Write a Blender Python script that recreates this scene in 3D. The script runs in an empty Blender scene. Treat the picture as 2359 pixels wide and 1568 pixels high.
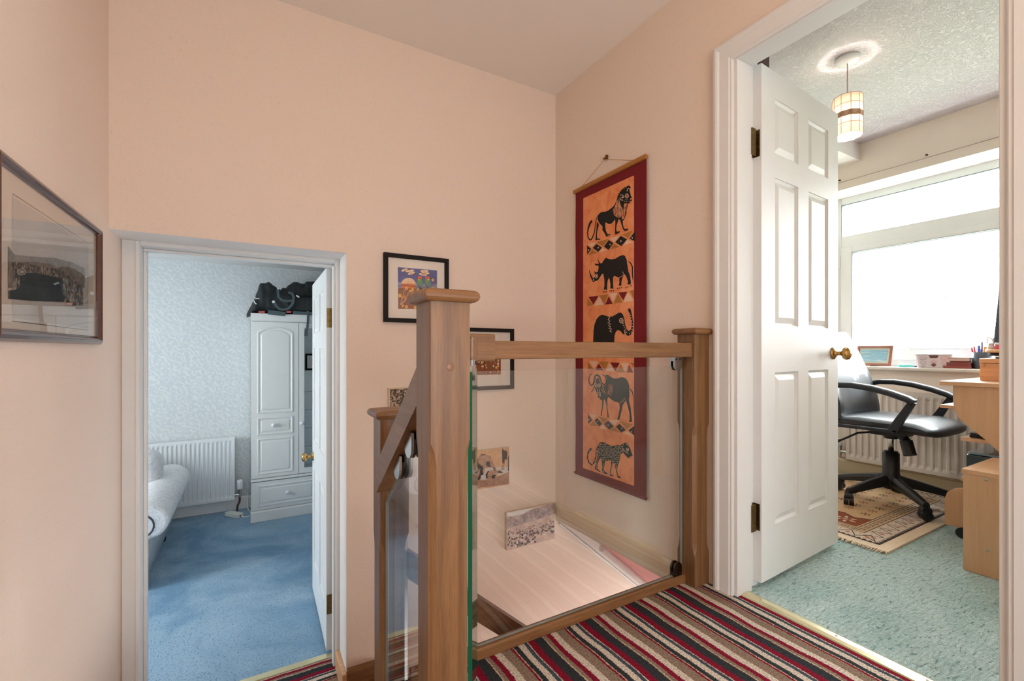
import bpy, bmesh, math, random
from mathutils import Vector, Matrix, noise

random.seed(7)
scene = bpy.context.scene
COL = scene.collection
R = math.radians

# ------------------------------------------------------------------ camera
CAMH = 0.90
FPX, CX, CY = 1045.0, 1179.5, 806.0      # focal length / principal point / horizon for a 2359x1568 frame
cam_d = bpy.data.cameras.new('camera')
cam = bpy.data.objects.new('camera', cam_d)
COL.objects.link(cam)
cam.location = (0, 0, CAMH)
cam.rotation_euler = (R(90), 0, R(-30))
cam_d.sensor_width = 36.0
cam_d.lens = FPX / 2359.0 * 36.0
cam_d.shift_y = (CY - 784.0) / 2359.0
cam_d.clip_start = 0.02
cam_d.clip_end = 300
scene.camera = cam

# ------------------------------------------------------------------ world + exposure
world = bpy.data.worlds.new('world')
scene.world = world
world.use_nodes = True
bgn = world.node_tree.nodes['Background']
bgn.inputs[0].default_value = (0.955, 0.98, 1.0, 1)
bgn.inputs[1].default_value = 27.0
scene.view_settings.view_transform = 'Standard'
scene.view_settings.look = 'None'
scene.view_settings.gamma = 1.0
scene.view_settings.use_curve_mapping = False
scene.view_settings.exposure = 0.0
try:
    scene.cycles.use_denoising = True
    scene.cycles.max_bounces = 10
    scene.cycles.diffuse_bounces = 5
    scene.cycles.glossy_bounces = 5
    scene.cycles.transparent_max_bounces = 16
    scene.cycles.sample_clamp_indirect = 6.0
    scene.cycles.caustics_reflective = False
    scene.cycles.caustics_refractive = False
except Exception:
    pass


def area_light(name, loc, rot, size, energy, color=(1, 1, 1), sizey=None, portal=False, spread=None):
    d = bpy.data.lights.new(name, 'AREA')
    d.energy = energy
    d.color = color
    d.shape = 'RECTANGLE' if sizey else 'SQUARE'
    d.size = size
    if sizey:
        d.size_y = sizey
    if portal:
        d.cycles.is_portal = True
    if spread:
        d.spread = spread
    o = bpy.data.objects.new(name, d)
    COL.objects.link(o)
    o.location = loc
    o.rotation_euler = rot
    return o


def point_light(name, loc, energy, color=(1, 1, 1), radius=0.05):
    d = bpy.data.lights.new(name, 'POINT')
    d.energy = energy
    d.color = color
    d.shadow_soft_size = radius
    o = bpy.data.objects.new(name, d)
    COL.objects.link(o)
    o.location = loc
    return o


WARM = (1.0, 0.68, 0.41)
DAY = (0.90, 0.955, 1.0)
# daylight through the study window and through the bedroom window
area_light('study_window_portal', (4.13, 0.97, 1.44), (0, R(90), 0), 1.32, 10, DAY, 1.78, portal=True)
area_light('bedroom_window_portal', (-2.72, 3.45, 0.75), (0, R(-90), 0), 1.32, 10, DAY, 0.92, portal=True)
# landing: ceiling lamp behind the camera
point_light('landing_lamp_light', (0.40, -0.66, 2.14), 16.3, WARM, 0.16)
# unseen area light added low behind the camera, cool as daylight
area_light('landing_low_fill', (0.5, -1.58, 0.85), (R(90), 0, 0), 1.2, 35, (0.88, 0.945, 1.0), 1.0)
# unseen area light added downstairs to stand for hall daylight
area_light('hall_fill_light', (2.9, 1.7, -1.75), (0, R(90), 0), 0.8, 46, (0.88, 0.94, 1.0), 0.9)


# ------------------------------------------------------------------ helpers
def lin(c):
    return tuple((v / 12.92) if v <= 0.04045 else ((v + 0.055) / 1.055) ** 2.4 for v in (x / 255.0 for x in c))


def tag(o, label=None, cat=None, group=None, kind=None):
    if label: o['label'] = label
    if cat: o['category'] = cat
    if group: o['group'] = group
    if kind: o['kind'] = kind
    return o


def empty(name, loc=(0, 0, 0), rz=0, label=None, cat=None, group=None, kind=None):
    o = bpy.data.objects.new(name, None)
    o.empty_display_size = 0.05
    COL.objects.link(o)
    o.location = loc
    o.rotation_euler = (0, 0, rz)
    return tag(o, label, cat, group, kind)


class MB:
    """collects shapes into one mesh; every shape takes a material slot index"""
    def __init__(s):
        s.v, s.f, s.m, s.sm = [], [], [], []

    def add(s, vs, fs, m=0, smooth=False):
        b = len(s.v)
        s.v += [tuple(v) for v in vs]
        for f in fs:
            s.f.append([b + i for i in f]); s.m.append(m); s.sm.append(smooth)
        return s

    def box(s, x0, x1, y0, y1, z0, z1, m=0):
        if x0 > x1: x0, x1 = x1, x0
        if y0 > y1: y0, y1 = y1, y0
        if z0 > z1: z0, z1 = z1, z0
        v = [(x, y, z) for z in (z0, z1) for y in (y0, y1) for x in (x0, x1)]
        f = [(0, 2, 3, 1), (4, 5, 7, 6), (0, 1, 5, 4), (2, 6, 7, 3), (0, 4, 6, 2), (1, 3, 7, 5)]
        return s.add(v, f, m)

    def obox(s, c, sx, sy, sz, M, m=0):
        v = [M @ Vector((x * sx / 2, y * sy / 2, z * sz / 2)) + Vector(c) for z in (-1, 1) for y in (-1, 1) for x in (-1, 1)]
        f = [(0, 2, 3, 1), (4, 5, 7, 6), (0, 1, 5, 4), (2, 6, 7, 3), (0, 4, 6, 2), (1, 3, 7, 5)]
        return s.add(v, f, m)

    def prism(s, poly, axis, a, b, m=0, smooth=False):
        """poly of 2-D points; axis 'x': (y,z), 'y': (x,z), 'z': (x,y); extruded from a to b"""
        def P(p, t):
            return {'x': (t, p[0], p[1]), 'y': (p[0], t, p[1]), 'z': (p[0], p[1], t)}[axis]
        n = len(poly)
        ar = sum(poly[i][0] * poly[(i + 1) % n][1] - poly[(i + 1) % n][0] * poly[i][1] for i in range(n))
        if ar < 0: poly = poly[::-1]
        if a > b: a, b = b, a
        vs = [P(p, a) for p in poly] + [P(p, b) for p in poly]
        base, top = list(range(n)), list(range(n, 2 * n))
        if axis == 'y':
            fb, ft = base, top[::-1]
            sides = [(i, i + n, (i + 1) % n + n, (i + 1) % n) for i in range(n)]
        else:
            fb, ft = base[::-1], top
            sides = [(i, (i + 1) % n, (i + 1) % n + n, i + n) for i in range(n)]
        s.add(vs, [fb, ft], m)
        s.add(vs, sides, m, smooth)
        return s

    def tube(s, pts, r, seg=10, m=0, cap=True, flat=None):
        pts = [Vector(p) for p in pts]
        n = len(pts)
        rs = r if isinstance(r, (list, tuple)) else [r] * n
        rings, up = [], None
        for i, p in enumerate(pts):
            d = (pts[min(i + 1, n - 1)] - pts[max(i - 1, 0)])
            d.normalize()
            if up is None:
                up = Vector((0, 0, 1)) if abs(d.z) < 0.9 else Vector((1, 0, 0))
            u = (up - d * up.dot(d)).normalized()
            w = d.cross(u)
            up = u
            rx = rs[i]
            ry = rs[i] * (flat if flat else 1)
            rings.append([p + u * (math.cos(2 * math.pi * k / seg) * ry) + w * (math.sin(2 * math.pi * k / seg) * rx) for k in range(seg)])
        vs = [v for ring in rings for v in ring]
        fs = []
        for i in range(n - 1):
            for k in range(seg):
                a, b = i * seg + k, i * seg + (k + 1) % seg
                fs.append((a, a + seg, b + seg, b))
        s.add(vs, fs, m, True)
        if cap:
            s.add(rings[0], [list(range(seg))], m)
            s.add(rings[-1], [list(range(seg))[::-1]], m)
        return s

    def lathe(s, prof, c=(0, 0, 0), seg=24, m=0, axis='z', M=None):
        vs, fs = [], []
        for (r, z) in prof:
            for k in range(seg):
                a = 2 * math.pi * k / seg
                p = Vector((r * math.cos(a), r * math.sin(a), z))
                if axis == 'x': p = Vector((p.z, p.x, p.y))
                if axis == 'y': p = Vector((p.y, p.z, p.x))
                if M is not None: p = M @ p
                vs.append(p + Vector(c))
        for i in range(len(prof) - 1):
            for k in range(seg):
                a, b = i * seg + k, i * seg + (k + 1) % seg
                fs.append((a, b, b + seg, a + seg))
        s.add(vs, fs, m, True)
        if prof[0][0] > 1e-5: s.add(vs[:seg], [list(range(seg))[::-1]], m)
        if prof[-1][0] > 1e-5: s.add(vs[-seg:], [list(range(seg))], m)
        return s

    def loft(s, rings, m=0, smooth=True, cap=True, close=True):
        seg = len(rings[0])
        vs = [v for r in rings for v in r]
        fs = []
        rng = range(seg) if close else range(seg - 1)
        for i in range(len(rings) - 1):
            for k in rng:
                a, b = i * seg + k, i * seg + (k + 1) % seg
                fs.append((a, b, b + seg, a + seg))
        s.add(vs, fs, m, smooth)
        if cap:
            s.add(rings[0], [list(range(seg))[::-1]], m)
            s.add(rings[-1], [list(range(seg))], m)
        return s

    def grid(s, fn, nu, nv, m=0, smooth=True):
        vs = [fn(i / nu, j / nv) for j in range(nv + 1) for i in range(nu + 1)]
        fs = [(j * (nu + 1) + i, j * (nu + 1) + i + 1, (j + 1) * (nu + 1) + i + 1, (j + 1) * (nu + 1) + i) for j in range(nv) for i in range(nu)]
        return s.add(vs, fs, m, smooth)

    def build(s, name, mats, parent=None, bevel=0, seg=2, subsurf=0, merge=False, smooth=None, fixn=True):
        me = bpy.data.meshes.new(name)
        me.from_pydata(s.v, [], s.f)
        mats = mats if isinstance(mats, (list, tuple)) else [mats]
        for mt in mats: me.materials.append(mt)
        for p, mi, sm in zip(me.polygons, s.m, s.sm):
            p.material_index = mi
            p.use_smooth = sm if smooth is None else smooth
        if merge or fixn:
            bm = bmesh.new(); bm.from_mesh(me)
            if merge: bmesh.ops.remove_doubles(bm, verts=bm.verts, dist=1e-5)
            if fixn and merge: bmesh.ops.recalc_face_normals(bm, faces=bm.faces)
            bm.to_mesh(me); bm.free()
        me.update()
        o = bpy.data.objects.new(name, me)
        COL.objects.link(o)
        if parent is not None: o.parent = parent
        if bevel:
            b = o.modifiers.new('bevel', 'BEVEL'); b.width = bevel; b.segments = seg
            b.limit_method = 'ANGLE'; b.angle_limit = R(40); b.harden_normals = False
        if subsurf:
            q = o.modifiers.new('sub', 'SUBSURF'); q.levels = subsurf; q.render_levels = subsurf
        return o


def copy_tree(o, parent=None):
    c = o.copy(); COL.objects.link(c)
    c.parent = parent
    for ch in o.children: copy_tree(ch, c)
    return c


# ------------------------------------------------------------------ materials
def newmat(name):
    m = bpy.data.materials.new(name)
    m.use_nodes = True
    nt = m.node_tree
    return m, nt, nt.nodes, nt.links, nt.nodes['Principled BSDF']


def coords(N, L, kind='Object', scale=(1, 1, 1), rot=(0, 0, 0), loc=(0, 0, 0)):
    tc = N.new('ShaderNodeTexCoord')
    mp = N.new('ShaderNodeMapping')
    mp.inputs['Scale'].default_value = scale
    mp.inputs['Rotation'].default_value = rot
    mp.inputs['Location'].default_value = loc
    L.new(tc.outputs[kind], mp.inputs['Vector'])
    return mp.outputs['Vector']


def nz(N, L, vec, scale, detail=3, rough=0.55, dist=0.0):
    n = N.new('ShaderNodeTexNoise')
    n.inputs['Scale'].default_value = scale
    n.inputs['Detail'].default_value = detail
    n.inputs['Roughness'].default_value = rough
    n.inputs['Distortion'].default_value = dist
    if vec is not None: L.new(vec, n.inputs['Vector'])
    return n


def ramp(N, L, fac, stops, interp='LINEAR'):
    r = N.new('ShaderNodeValToRGB')
    cr = r.color_ramp
    cr.interpolation = interp
    while len(cr.elements) > 1: cr.elements.remove(cr.elements[-1])
    cr.elements[0].position = stops[0][0]; cr.elements[0].color = (*stops[0][1], 1)
    for p, c in stops[1:]:
        e = cr.elements.new(p); e.color = (*c, 1)
    L.new(fac, r.inputs[0])
    return r


def bump(N, L, h, strength, dist, bs):
    b = N.new('ShaderNodeBump')
    b.inputs['Strength'].default_value = strength
    b.inputs['Distance'].default_value = dist
    L.new(h, b.inputs['Height'])
    L.new(b.outputs[0], bs.inputs['Normal'])
    return b


def plain(name, c, rough=0.5, metal=0.0, var=0.0, vs=8.0, bmp=0.0, bs=200.0, coat=0.0, spec=None, bd=0.001, emis=None, es=0):
    m, nt, N, L, B = newmat(name)
    c = lin(c)
    B.inputs['Base Color'].default_value = (*c, 1)
    B.inputs['Roughness'].default_value = rough
    B.inputs['Metallic'].default_value = metal
    if coat: B.inputs['Coat Weight'].default_value = coat
    if spec is not None: B.inputs['Specular IOR Level'].default_value = spec
    v = coords(N, L)
    n = nz(N, L, v, vs, 4)
    k = max(var, 0.015)
    r = ramp(N, L, n.outputs[0], [(0.3, tuple(x * (1 - k) for x in c)), (0.7, tuple(min(1, x * (1 + k)) for x in c))])
    L.new(r.outputs[0], B.inputs['Base Color'])
    if bmp:
        n2 = nz(N, L, v, bs, 3)
        bump(N, L, n2.outputs[0], bmp, bd, B)
    if emis:
        B.inputs['Emission Color'].default_value = (*lin(emis), 1)
        B.inputs['Emission Strength'].default_value = es
    return m


def wall_paper(name, c, speck=0.05):
    """painted textured wallpaper: fine vertical/horizontal weave and faint specks"""
    m, nt, N, L, B = newmat(name)
    c = lin(c)
    B.inputs['Roughness'].default_value = 0.75
    B.inputs['Specular IOR Level'].default_value = 0.25
    v = coords(N, L)
    va = coords(N, L, scale=(1, 1, 0.35))
    n1 = nz(N, L, va, 260, 4, 0.7)
    n2 = nz(N, L, v, 110, 5, 0.75)
    r = ramp(N, L, n2.outputs[0], [(0.28, tuple(x * (1 - speck * 2.2) for x in c)), (0.42, c), (0.62, c), (0.75, tuple(min(1, x * (1 + speck * 0.8)) for x in c))])
    L.new(r.outputs[0], B.inputs['Base Color'])
    mx = N.new('ShaderNodeMath'); mx.operation = 'ADD'
    L.new(n1.outputs[0], mx.inputs[0]); L.new(n2.outputs[0], mx.inputs[1])
    bump(N, L, mx.outputs[0], 0.3, 0.002, B)
    return m


def wood(name, c1, c2, axis='z', rough=0.42, scale=1.0, coat=0.15, grain=0.75):
    m, nt, N, L, B = newmat(name)
    s = {'x': (0.6, 14, 14), 'y': (14, 0.6, 14), 'z': (14, 14, 0.6)}[axis]
    s = tuple(q * scale for q in s)
    v = coords(N, L, scale=s)
    n1 = nz(N, L, v, 3.2, 6, 0.6, 0.6)
    v2 = coords(N, L, scale=tuple(q * 7 for q in s))
    n2 = nz(N, L, v2, 3.0, 4, 0.7)
    r = ramp(N, L, n1.outputs[0], [(0.28, lin(c1)), (0.5, tuple((a + b) / 2 for a, b in zip(lin(c1), lin(c2)))), (0.72, lin(c2))])
    mix = N.new('ShaderNodeMix'); mix.data_type = 'RGBA'; mix.blend_type = 'MULTIPLY'
    r2 = ramp(N, L, n2.outputs[0], [(0.35, (0.72, 0.68, 0.62)), (0.55, (1, 1, 1))])
    mix.inputs[0].default_value = grain
    L.new(r.outputs[0], mix.inputs[6]); L.new(r2.outputs[0], mix.inputs[7])
    L.new(mix.outputs[2], B.inputs['Base Color'])
    B.inputs['Roughness'].default_value = rough
    B.inputs['Coat Weight'].default_value = coat
    B.inputs['Coat Roughness'].default_value = 0.3
    bump(N, L, n2.outputs[0], 0.12, 0.0008, B)
    return m


def stripes(name, axis):
    """multi-stripe loop pile carpet, 0.2 m repeat"""
    m, nt, N, L, B = newmat(name)
    B.inputs['Roughness'].default_value = 0.95
    B.inputs['Specular IOR Level'].default_value = 0.1
    tc = N.new('ShaderNodeTexCoord')
    wob = N.new('ShaderNodeTexNoise'); wob.inputs['Scale'].default_value = 5.0; wob.inputs['Detail'].default_value = 1
    L.new(tc.outputs['Object'], wob.inputs['Vector'])
    fine = N.new('ShaderNodeTexNoise'); fine.inputs['Scale'].default_value = 260.0; fine.inputs['Detail'].default_value = 2
    L.new(tc.outputs['Object'], fine.inputs['Vector'])
    sep = N.new('ShaderNodeSeparateXYZ'); L.new(tc.outputs['Object'], sep.inputs[0])
    def M(op, a, b):
        q = N.new('ShaderNodeMath'); q.operation = op
        for i, x in enumerate((a, b)):
            if isinstance(x, (int, float)): q.inputs[i].default_value = x
            elif x is not None: L.new(x, q.inputs[i])
        return q.outputs[0]
    base = sep.outputs['X' if axis == 'x' else 'Y']
    w = M('MULTIPLY', M('SUBTRACT', wob.outputs[0], 0.5), 0.022)
    f = M('MULTIPLY', M('SUBTRACT', fine.outputs[0], 0.5), 0.012)
    t = M('FRACT', M('DIVIDE', M('ADD', M('ADD', base, w), M('ADD', f, 0.6375)), 0.2), None)
    BK, BR, RD, CR, TN, CH = lin((52, 56, 60)), lin((142, 122, 106)), lin((132, 22, 48)), lin((212, 200, 186)), lin((205, 180, 155)), lin((70, 80, 90))
    seq = [(0.030, BK), (0.004, TN), (0.012, BR), (0.016, RD), (0.022, CR), (0.032, BR), (0.007, RD), (0.003, TN),
           (0.016, BK), (0.019, CR), (0.013, CH), (0.003, CR), (0.0, RD), (0.023, RD)]
    stops, a = [], 0.0
    for wd, c in seq:
        if wd <= 0: continue
        stops.append((a / 0.2, c)); a += wd
    r = ramp(N, L, t, stops, 'CONSTANT')
    sp = nz(N, L, tc.outputs['Object'], 190, 3, 0.8)
    r2 = ramp(N, L, sp.outputs[0], [(0.40, (0.42, 0.40, 0.38)), (0.52, (1, 1, 1)), (0.66, (1.3, 1.3, 1.3))])
    mix = N.new('ShaderNodeMix'); mix.data_type = 'RGBA'; mix.blend_type = 'MULTIPLY'; mix.inputs[0].default_value = 0.8
    L.new(r.outputs[0], mix.inputs[6]); L.new(r2.outputs[0], mix.inputs[7])
    L.new(mix.outputs[2], B.inputs['Base Color'])
    rib = N.new('ShaderNodeMath'); rib.operation = 'SINE'
    L.new(M('MULTIPLY', base, 900.0), rib.inputs[0])
    h = M('ADD', M('MULTIPLY', rib.outputs[0], 0.25), sp.outputs[0])
    bump(N, L, h, 0.7, 0.003, B)
    return m


def pile(name, c_hi, c_mid, c_lo, big=2.2, fine=(160, 60, 160), st=0.9, lo_amt=0.42, rot=0.0, dist=0.006):
    """pile carpet: trodden nap patches plus fibre texture"""
    m, nt, N, L, B = newmat(name)
    B.inputs['Roughness'].default_value = 0.95
    B.inputs['Specular IOR Level'].default_value = 0.12
    B.inputs['Sheen Weight'].default_value = 0.25
    v = coords(N, L)
    vf = coords(N, L, scale=fine, rot=(0, 0, rot))
    n1 = nz(N, L, v, big, 4, 0.6, 0.8)
    n2 = nz(N, L, vf, 1.0, 3, 0.7, 0.5)
    r1 = ramp(N, L, n1.outputs[0], [(0.36, lin(c_mid)), (0.58, lin(c_hi))])
    r2 = ramp(N, L, n2.outputs[0], [(lo_amt - 0.1, (1, 1, 1)), (lo_amt + 0.02, (0, 0, 0))])
    mix = N.new('ShaderNodeMix'); mix.data_type = 'RGBA'
    L.new(r2.outputs[0], mix.inputs[0]); L.new(r1.outputs[0], mix.inputs[6]); mix.inputs[7].default_value = (*lin(c_lo), 1)
    L.new(mix.outputs[2], B.inputs['Base Color'])
    bump(N, L, n2.outputs[0], st, dist, B)
    return m


def leaf_paper(name):
    """pale blue wallpaper with lighter fern fronds"""
    m, nt, N, L, B = newmat(name)
    B.inputs['Roughness'].default_value = 0.6
    v = coords(N, L)
    n = nz(N, L, v, 5.0, 2, 0.5)
    mixv = N.new('ShaderNodeMix'); mixv.data_type = 'RGBA'; mixv.inputs[0].default_value = 0.10
    L.new(v, mixv.inputs[6]); L.new(n.outputs[1], mixv.inputs[7])
    w = N.new('ShaderNodeTexWave'); w.wave_type = 'BANDS'; w.bands_direction = 'DIAGONAL'
    w.inputs['Scale'].default_value = 14; w.inputs['Distortion'].default_value = 9; w.inputs['Detail'].default_value = 2
    w.inputs['Detail Scale'].default_value = 1.4
    L.new(mixv.outputs[2], w.inputs['Vector'])
    vo = N.new('ShaderNodeTexVoronoi'); vo.feature = 'DISTANCE_TO_EDGE'; vo.inputs['Scale'].default_value = 26
    L.new(mixv.outputs[2], vo.inputs['Vector'])
    vm = N.new('ShaderNodeMath'); vm.operation = 'MULTIPLY'; vm.inputs[1].default_value = 2.2
    L.new(vo.outputs['Distance'], vm.inputs[0])
    ad = N.new('ShaderNodeMath'); ad.operation = 'MULTIPLY_ADD'; ad.inputs[1].default_value = 0.55
    L.new(w.outputs['Fac'], ad.inputs[0]); L.new(vm.outputs[0], ad.inputs[2])
    r = ramp(N, L, ad.outputs[0], [(0.12, lin((216, 218, 218))), (0.38, lin((208, 212, 213))), (0.7, lin((198, 205, 208)))])
    L.new(r.outputs[0], B.inputs['Base Color'])
    return m


def glass(name, tint=(0.975, 0.99, 0.982), ior=1.5):
    m, nt, N, L, B = newmat(name)
    N.remove(B)
    out = N['Material Output']
    tr = N.new('ShaderNodeBsdfTransparent'); tr.inputs[0].default_value = (*tint, 1)
    gl = N.new('ShaderNodeBsdfGlossy'); gl.inputs['Roughness'].default_value = 0.0
    geo = N.new('ShaderNodeNewGeometry')
    mr = N.new('ShaderNodeMapRange')
    mr.inputs['To Min'].default_value = ior; mr.inputs['To Max'].default_value = 1.0 / ior
    L.new(geo.outputs['Backfacing'], mr.inputs['Value'])
    fr = N.new('ShaderNodeFresnel')
    L.new(mr.outputs['Result'], fr.inputs['IOR'])
    mx = N.new('ShaderNodeMixShader')
    L.new(fr.outputs[0], mx.inputs[0]); L.new(tr.outputs[0], mx.inputs[1]); L.new(gl.outputs[0], mx.inputs[2])
    L.new(mx.outputs[0], out.inputs['Surface'])
    return m


def artex(name, c, sc=70, st=0.5, d=0.006):
    m, nt, N, L, B = newmat(name)
    B.inputs['Base Color'].default_value = (*lin(c), 1)
    B.inputs['Roughness'].default_value = 0.8
    v = coords(N, L)
    n = nz(N, L, v, sc, 4, 0.6, 1.5)
    r = ramp(N, L, n.outputs[0], [(0.42, (0, 0, 0)), (0.52, (1, 1, 1))])
    bump(N, L, r.outputs[0], st, d, B)
    return m


def photo_noise(name, stops, sc=(1, 1, 1), scale=9.0, detail=6, dist=0.6):
    m, nt, N, L, B = newmat(name)
    B.inputs['Roughness'].default_value = 0.55
    v = coords(N, L, scale=sc)
    n = nz(N, L, v, scale, detail, 0.7, dist)
    r = ramp(N, L, n.outputs[0], [(p, lin(c)) for p, c in stops])
    L.new(r.outputs[0], B.inputs['Base Color'])
    return m


PEACH = wall_paper('peach_wallpaper', (228, 211, 197), 0.08)
CEIL = artex('landing_ceiling_paint', (240, 234, 226), 130, 0.15, 0.003)
WHITEP = plain('white_plaster', (226, 224, 222), 0.6, bmp=0.1, bs=120)
GLOSS = plain('white_gloss_paint', (224, 225, 224), 0.46, var=0.01)
GLOSSB = plain('bedroom_white_gloss', (226, 228, 228), 0.38)
CREAM = wall_paper('cream_study_wall', (236, 226, 216), 0.02)
ARTEX = artex('study_artex_ceiling', (208, 203, 209), 60, 0.65, 0.008)
WHITEU = plain('white_upvc', (234, 238, 242), 0.28)
OAKZ = wood('oak_upright', (102, 70, 40), (142, 104, 66), 'z')
OAKX = wood('oak_rail', (108, 72, 42), (152, 110, 70), 'x')
OAKY = wood('oak_slope', (108, 74, 44), (146, 108, 72), 'y')
OAKSH = wood('oak_shaded', (84, 54, 34), (120, 80, 52), 'x')  # rail oak darkened to paint in the shade below the landing
PINE = wood('varnished_pine', (196, 148, 106), (222, 178, 136), 'x')
BEECH = wood('beech_effect_board', (196, 152, 112), (206, 163, 123), 'z', 0.38, 0.5, grain=0.2)
BEECHX = wood('beech_effect_top', (198, 152, 112), (212, 168, 128), 'x', 0.3, 0.5, grain=0.15)
STRY = stripes('striped_carpet', 'x')
STRX = stripes('striped_carpet_cross', 'y')
BLUE = pile('blue_carpet', (146, 178, 202), (92, 138, 172), (56, 104, 142), 1.3, (120, 120, 120), 0.8, 0.44)
TEAL = pile('teal_shag_carpet', (188, 212, 209), (166, 197, 194), (88, 134, 134), 3.0, (30, 110, 40), 1.0, 0.42, R(18), 0.02)
LEAF = leaf_paper('fern_wallpaper')
GLASS = glass('clear_glass', ior=1.62)
PANE = glass('window_pane_glass', (0.97, 0.99, 0.99))
PGLASS = glass('picture_glass', (0.985, 0.985, 0.98))
GREEN = plain('green_glass_edge', (18, 100, 74), 0.12, coat=0.6)
CHROME = plain('satin_chrome', (200, 200, 196), 0.22, 1.0)
DARKM = plain('dark_rubber', (22, 20, 19), 0.6)
BRASS = plain('brass', (190, 150, 92), 0.22, 1.0, var=0.06, vs=60)
OLDBRASS = plain('aged_brass', (122, 98, 58), 0.4, 1.0, var=0.3, vs=90)
BLACKW = plain('black_frame', (24, 20, 18), 0.6, spec=.2)
MAHOG = plain('mahogany_frame', (74, 38, 30), 0.25, coat=0.5, var=0.15, vs=30)
MATW = plain('white_mount', (236, 228, 220), 0.8)
LEATHER = plain('black_leather', (34, 40, 46), 0.40, var=0.15, bmp=0.25, bs=160, coat=0.25)
BLKPL = plain('black_plastic', (22, 22, 24), 0.42)
BLACKC = plain('black_nylon', (28, 33, 35), 0.65, var=0.3, vs=25, bmp=0.3, bs=220)
WEB = plain('grey_webbing', (74, 88, 92), 0.7, bmp=0.4, bs=500)
RADM = plain('radiator_white', (222, 226, 228), 0.3)
RADC = plain('radiator_cream', (224, 216, 208), 0.35)
WARD = plain('wardrobe_white', (226, 228, 226), 0.35)
MIRROR = plain('mirror', (236, 240, 240), 0.0, 1.0)
SOFAF = photo_noise('white_damask', [(0.36, (186, 191, 197)), (0.5, (234, 234, 235)), (0.64, (206, 210, 215))], (1, 1, 1), 26, 4, 1.8)
PINK = plain('pink_hall_paint', (226, 148, 148), 0.6)
BRASSTRIP = plain('threshold_brass', (222, 214, 176), 0.25, 0.7)
TAN = plain('tan', (170, 118, 60), 0.85)


# ------------------------------------------------------------------ setting
ST = dict(kind='structure')
ZL = -0.65          # level of the lower landing and the bedroom floor
XR, YB, XL = 1.54, 2.16, -0.445
HC = 2.38


def struct(name, mb, mat, **k):
    par = k.pop('parent', None)
    o = mb.build(name, mat, par, **k)
    if par is None: o['kind'] = 'structure'
    return o


# landing floor (striped carpet), open over the stairwell
f = MB()
f.box(0.30, 1.56, -1.6, 1.216, -0.08, 0.0)
f.box(XL, 0.30, -1.6, 0.86, -0.08, 0.0)
struct('floor', f, STRY)
# steps down to the lower landing
f = MB()
f.box(XL, 0.33, 0.86, 1.085, -0.30, -0.217); f.box(XL, 0.33, 1.065, 1.085, -0.433, -0.217)
f.box(XL, 0.33, 1.085, 1.31, -0.52, -0.433); f.box(XL, 0.33, 1.29, 1.31, -0.65, -0.433)
f.box(XL, 0.33, 0.84, 0.86, -0.30, -0.01)
struct('staircase', f, STRX, bevel=0.012)
f = MB(); f.box(XL, 0.62, 1.22, 2.44, ZL - 0.1, ZL)
struct('floor', f, STRX)
# lower flight, going down to the right along the back wall
f = MB()
for k in range(9):
    x0 = 0.62 + 0.235 * k; z1 = ZL - 0.2 * (k + 1)
    f.box(x0, x0 + 0.255, 1.21, YB, z1 - 0.25, z1)
struct('staircase', f, STRX, bevel=0.01)
f = MB(); f.box(0.6, 4.5, 0.2, 3.2, -2.75, -2.65); struct('floor', f, plain('hall_floor', (170, 150, 130), 0.6))

# walls of the landing
w = MB()
w.box(0.379, 2.9, YB, 2.345, -2.7, HC + 0.05)
w.box(XL, 0.379, YB, 2.345, 1.341, HC + 0.05)
wall_back = struct('wall_back', w, PEACH)
w = MB(); w.box(XL - 0.1, XL, -1.6, 2.345, -0.75, HC + 0.05); struct('wall_left', w, PEACH)
w = MB()
w.box(XR, 1.69, 1.045, YB + 0.02, 0.0, HC + 0.05)
w.box(XR, 1.69, 0.331, 1.045, 2.02, HC + 0.05)
w.box(XR, 1.69, -1.6, 0.331, 0.0, HC + 0.05)
struct('wall_right', w, PEACH)
w = MB(); w.box(XL - 0.1, 1.69, -1.75, -1.6, -0.1, HC + 0.05); struct('wall_front', w, PEACH)
c = MB(); c.box(XL - 0.1, 1.69, -1.7, 2.345, HC, HC + 0.08); struct('ceiling', c, CEIL)
# white plaster reveal round the lower door opening
r_ = MB()
r_.box(XL, 0.379, YB + 0.002, 2.345, 1.3405, 1.3435)
r_.box(0.3785, 0.3815, YB + 0.002, 2.345, ZL, 1.341)
struct('trim_1', r_, WHITEP)
# under the landing floor: fascia, end walls of the stairwell and the sloping soffit
w = MB(); w.box(XR, XR + 0.03, 1.216, YB, -0.083, 0.0); struct('trim_2', w, plain('fascia_cream', (214, 204, 188), 0.5))
w = MB()
w.prism([(0.0, 0.0), (0.0, 0.018), (0.009, 0.018), (0.014, 0.008), (0.014, -0.045), (0.0, -0.045)], 'y', 1.216, YB)
for i in range(0, len(w.v)):
    x, y, z = w.v[i]; w.v[i] = (XR - x, y, z)
struct('trim_3', w, plain('cream_skirting', (214, 198, 170), 0.35, coat=0.3), merge=True)
s_ = MB()
def sof(x): return -0.083 - 0.85 * (x - XR)
for (ya, yb, mi) in ((1.78, YB, 0), (0.9, 1.78, 1)):
    s_.add([(XR, ya, sof(XR)), (XR, yb, sof(XR)), (3.6, yb, sof(3.6)), (3.6, ya, sof(3.6))], [(0, 1, 2, 3)], mi)
    s_.add([(XR, ya, sof(XR) + .05), (XR, yb, sof(XR) + .05), (3.6, yb, sof(3.6) + .05), (3.6, ya, sof(3.6) + .05)], [(3, 2, 1, 0)], mi)
struct('ceiling', s_, [WHITEP, PINK])
s_ = MB()
s_.tube([(XR + 0.02, 1.78, sof(XR + .02) - .012), (3.5, 1.78, sof(3.5) - .012)], 0.02, 10)
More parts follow.
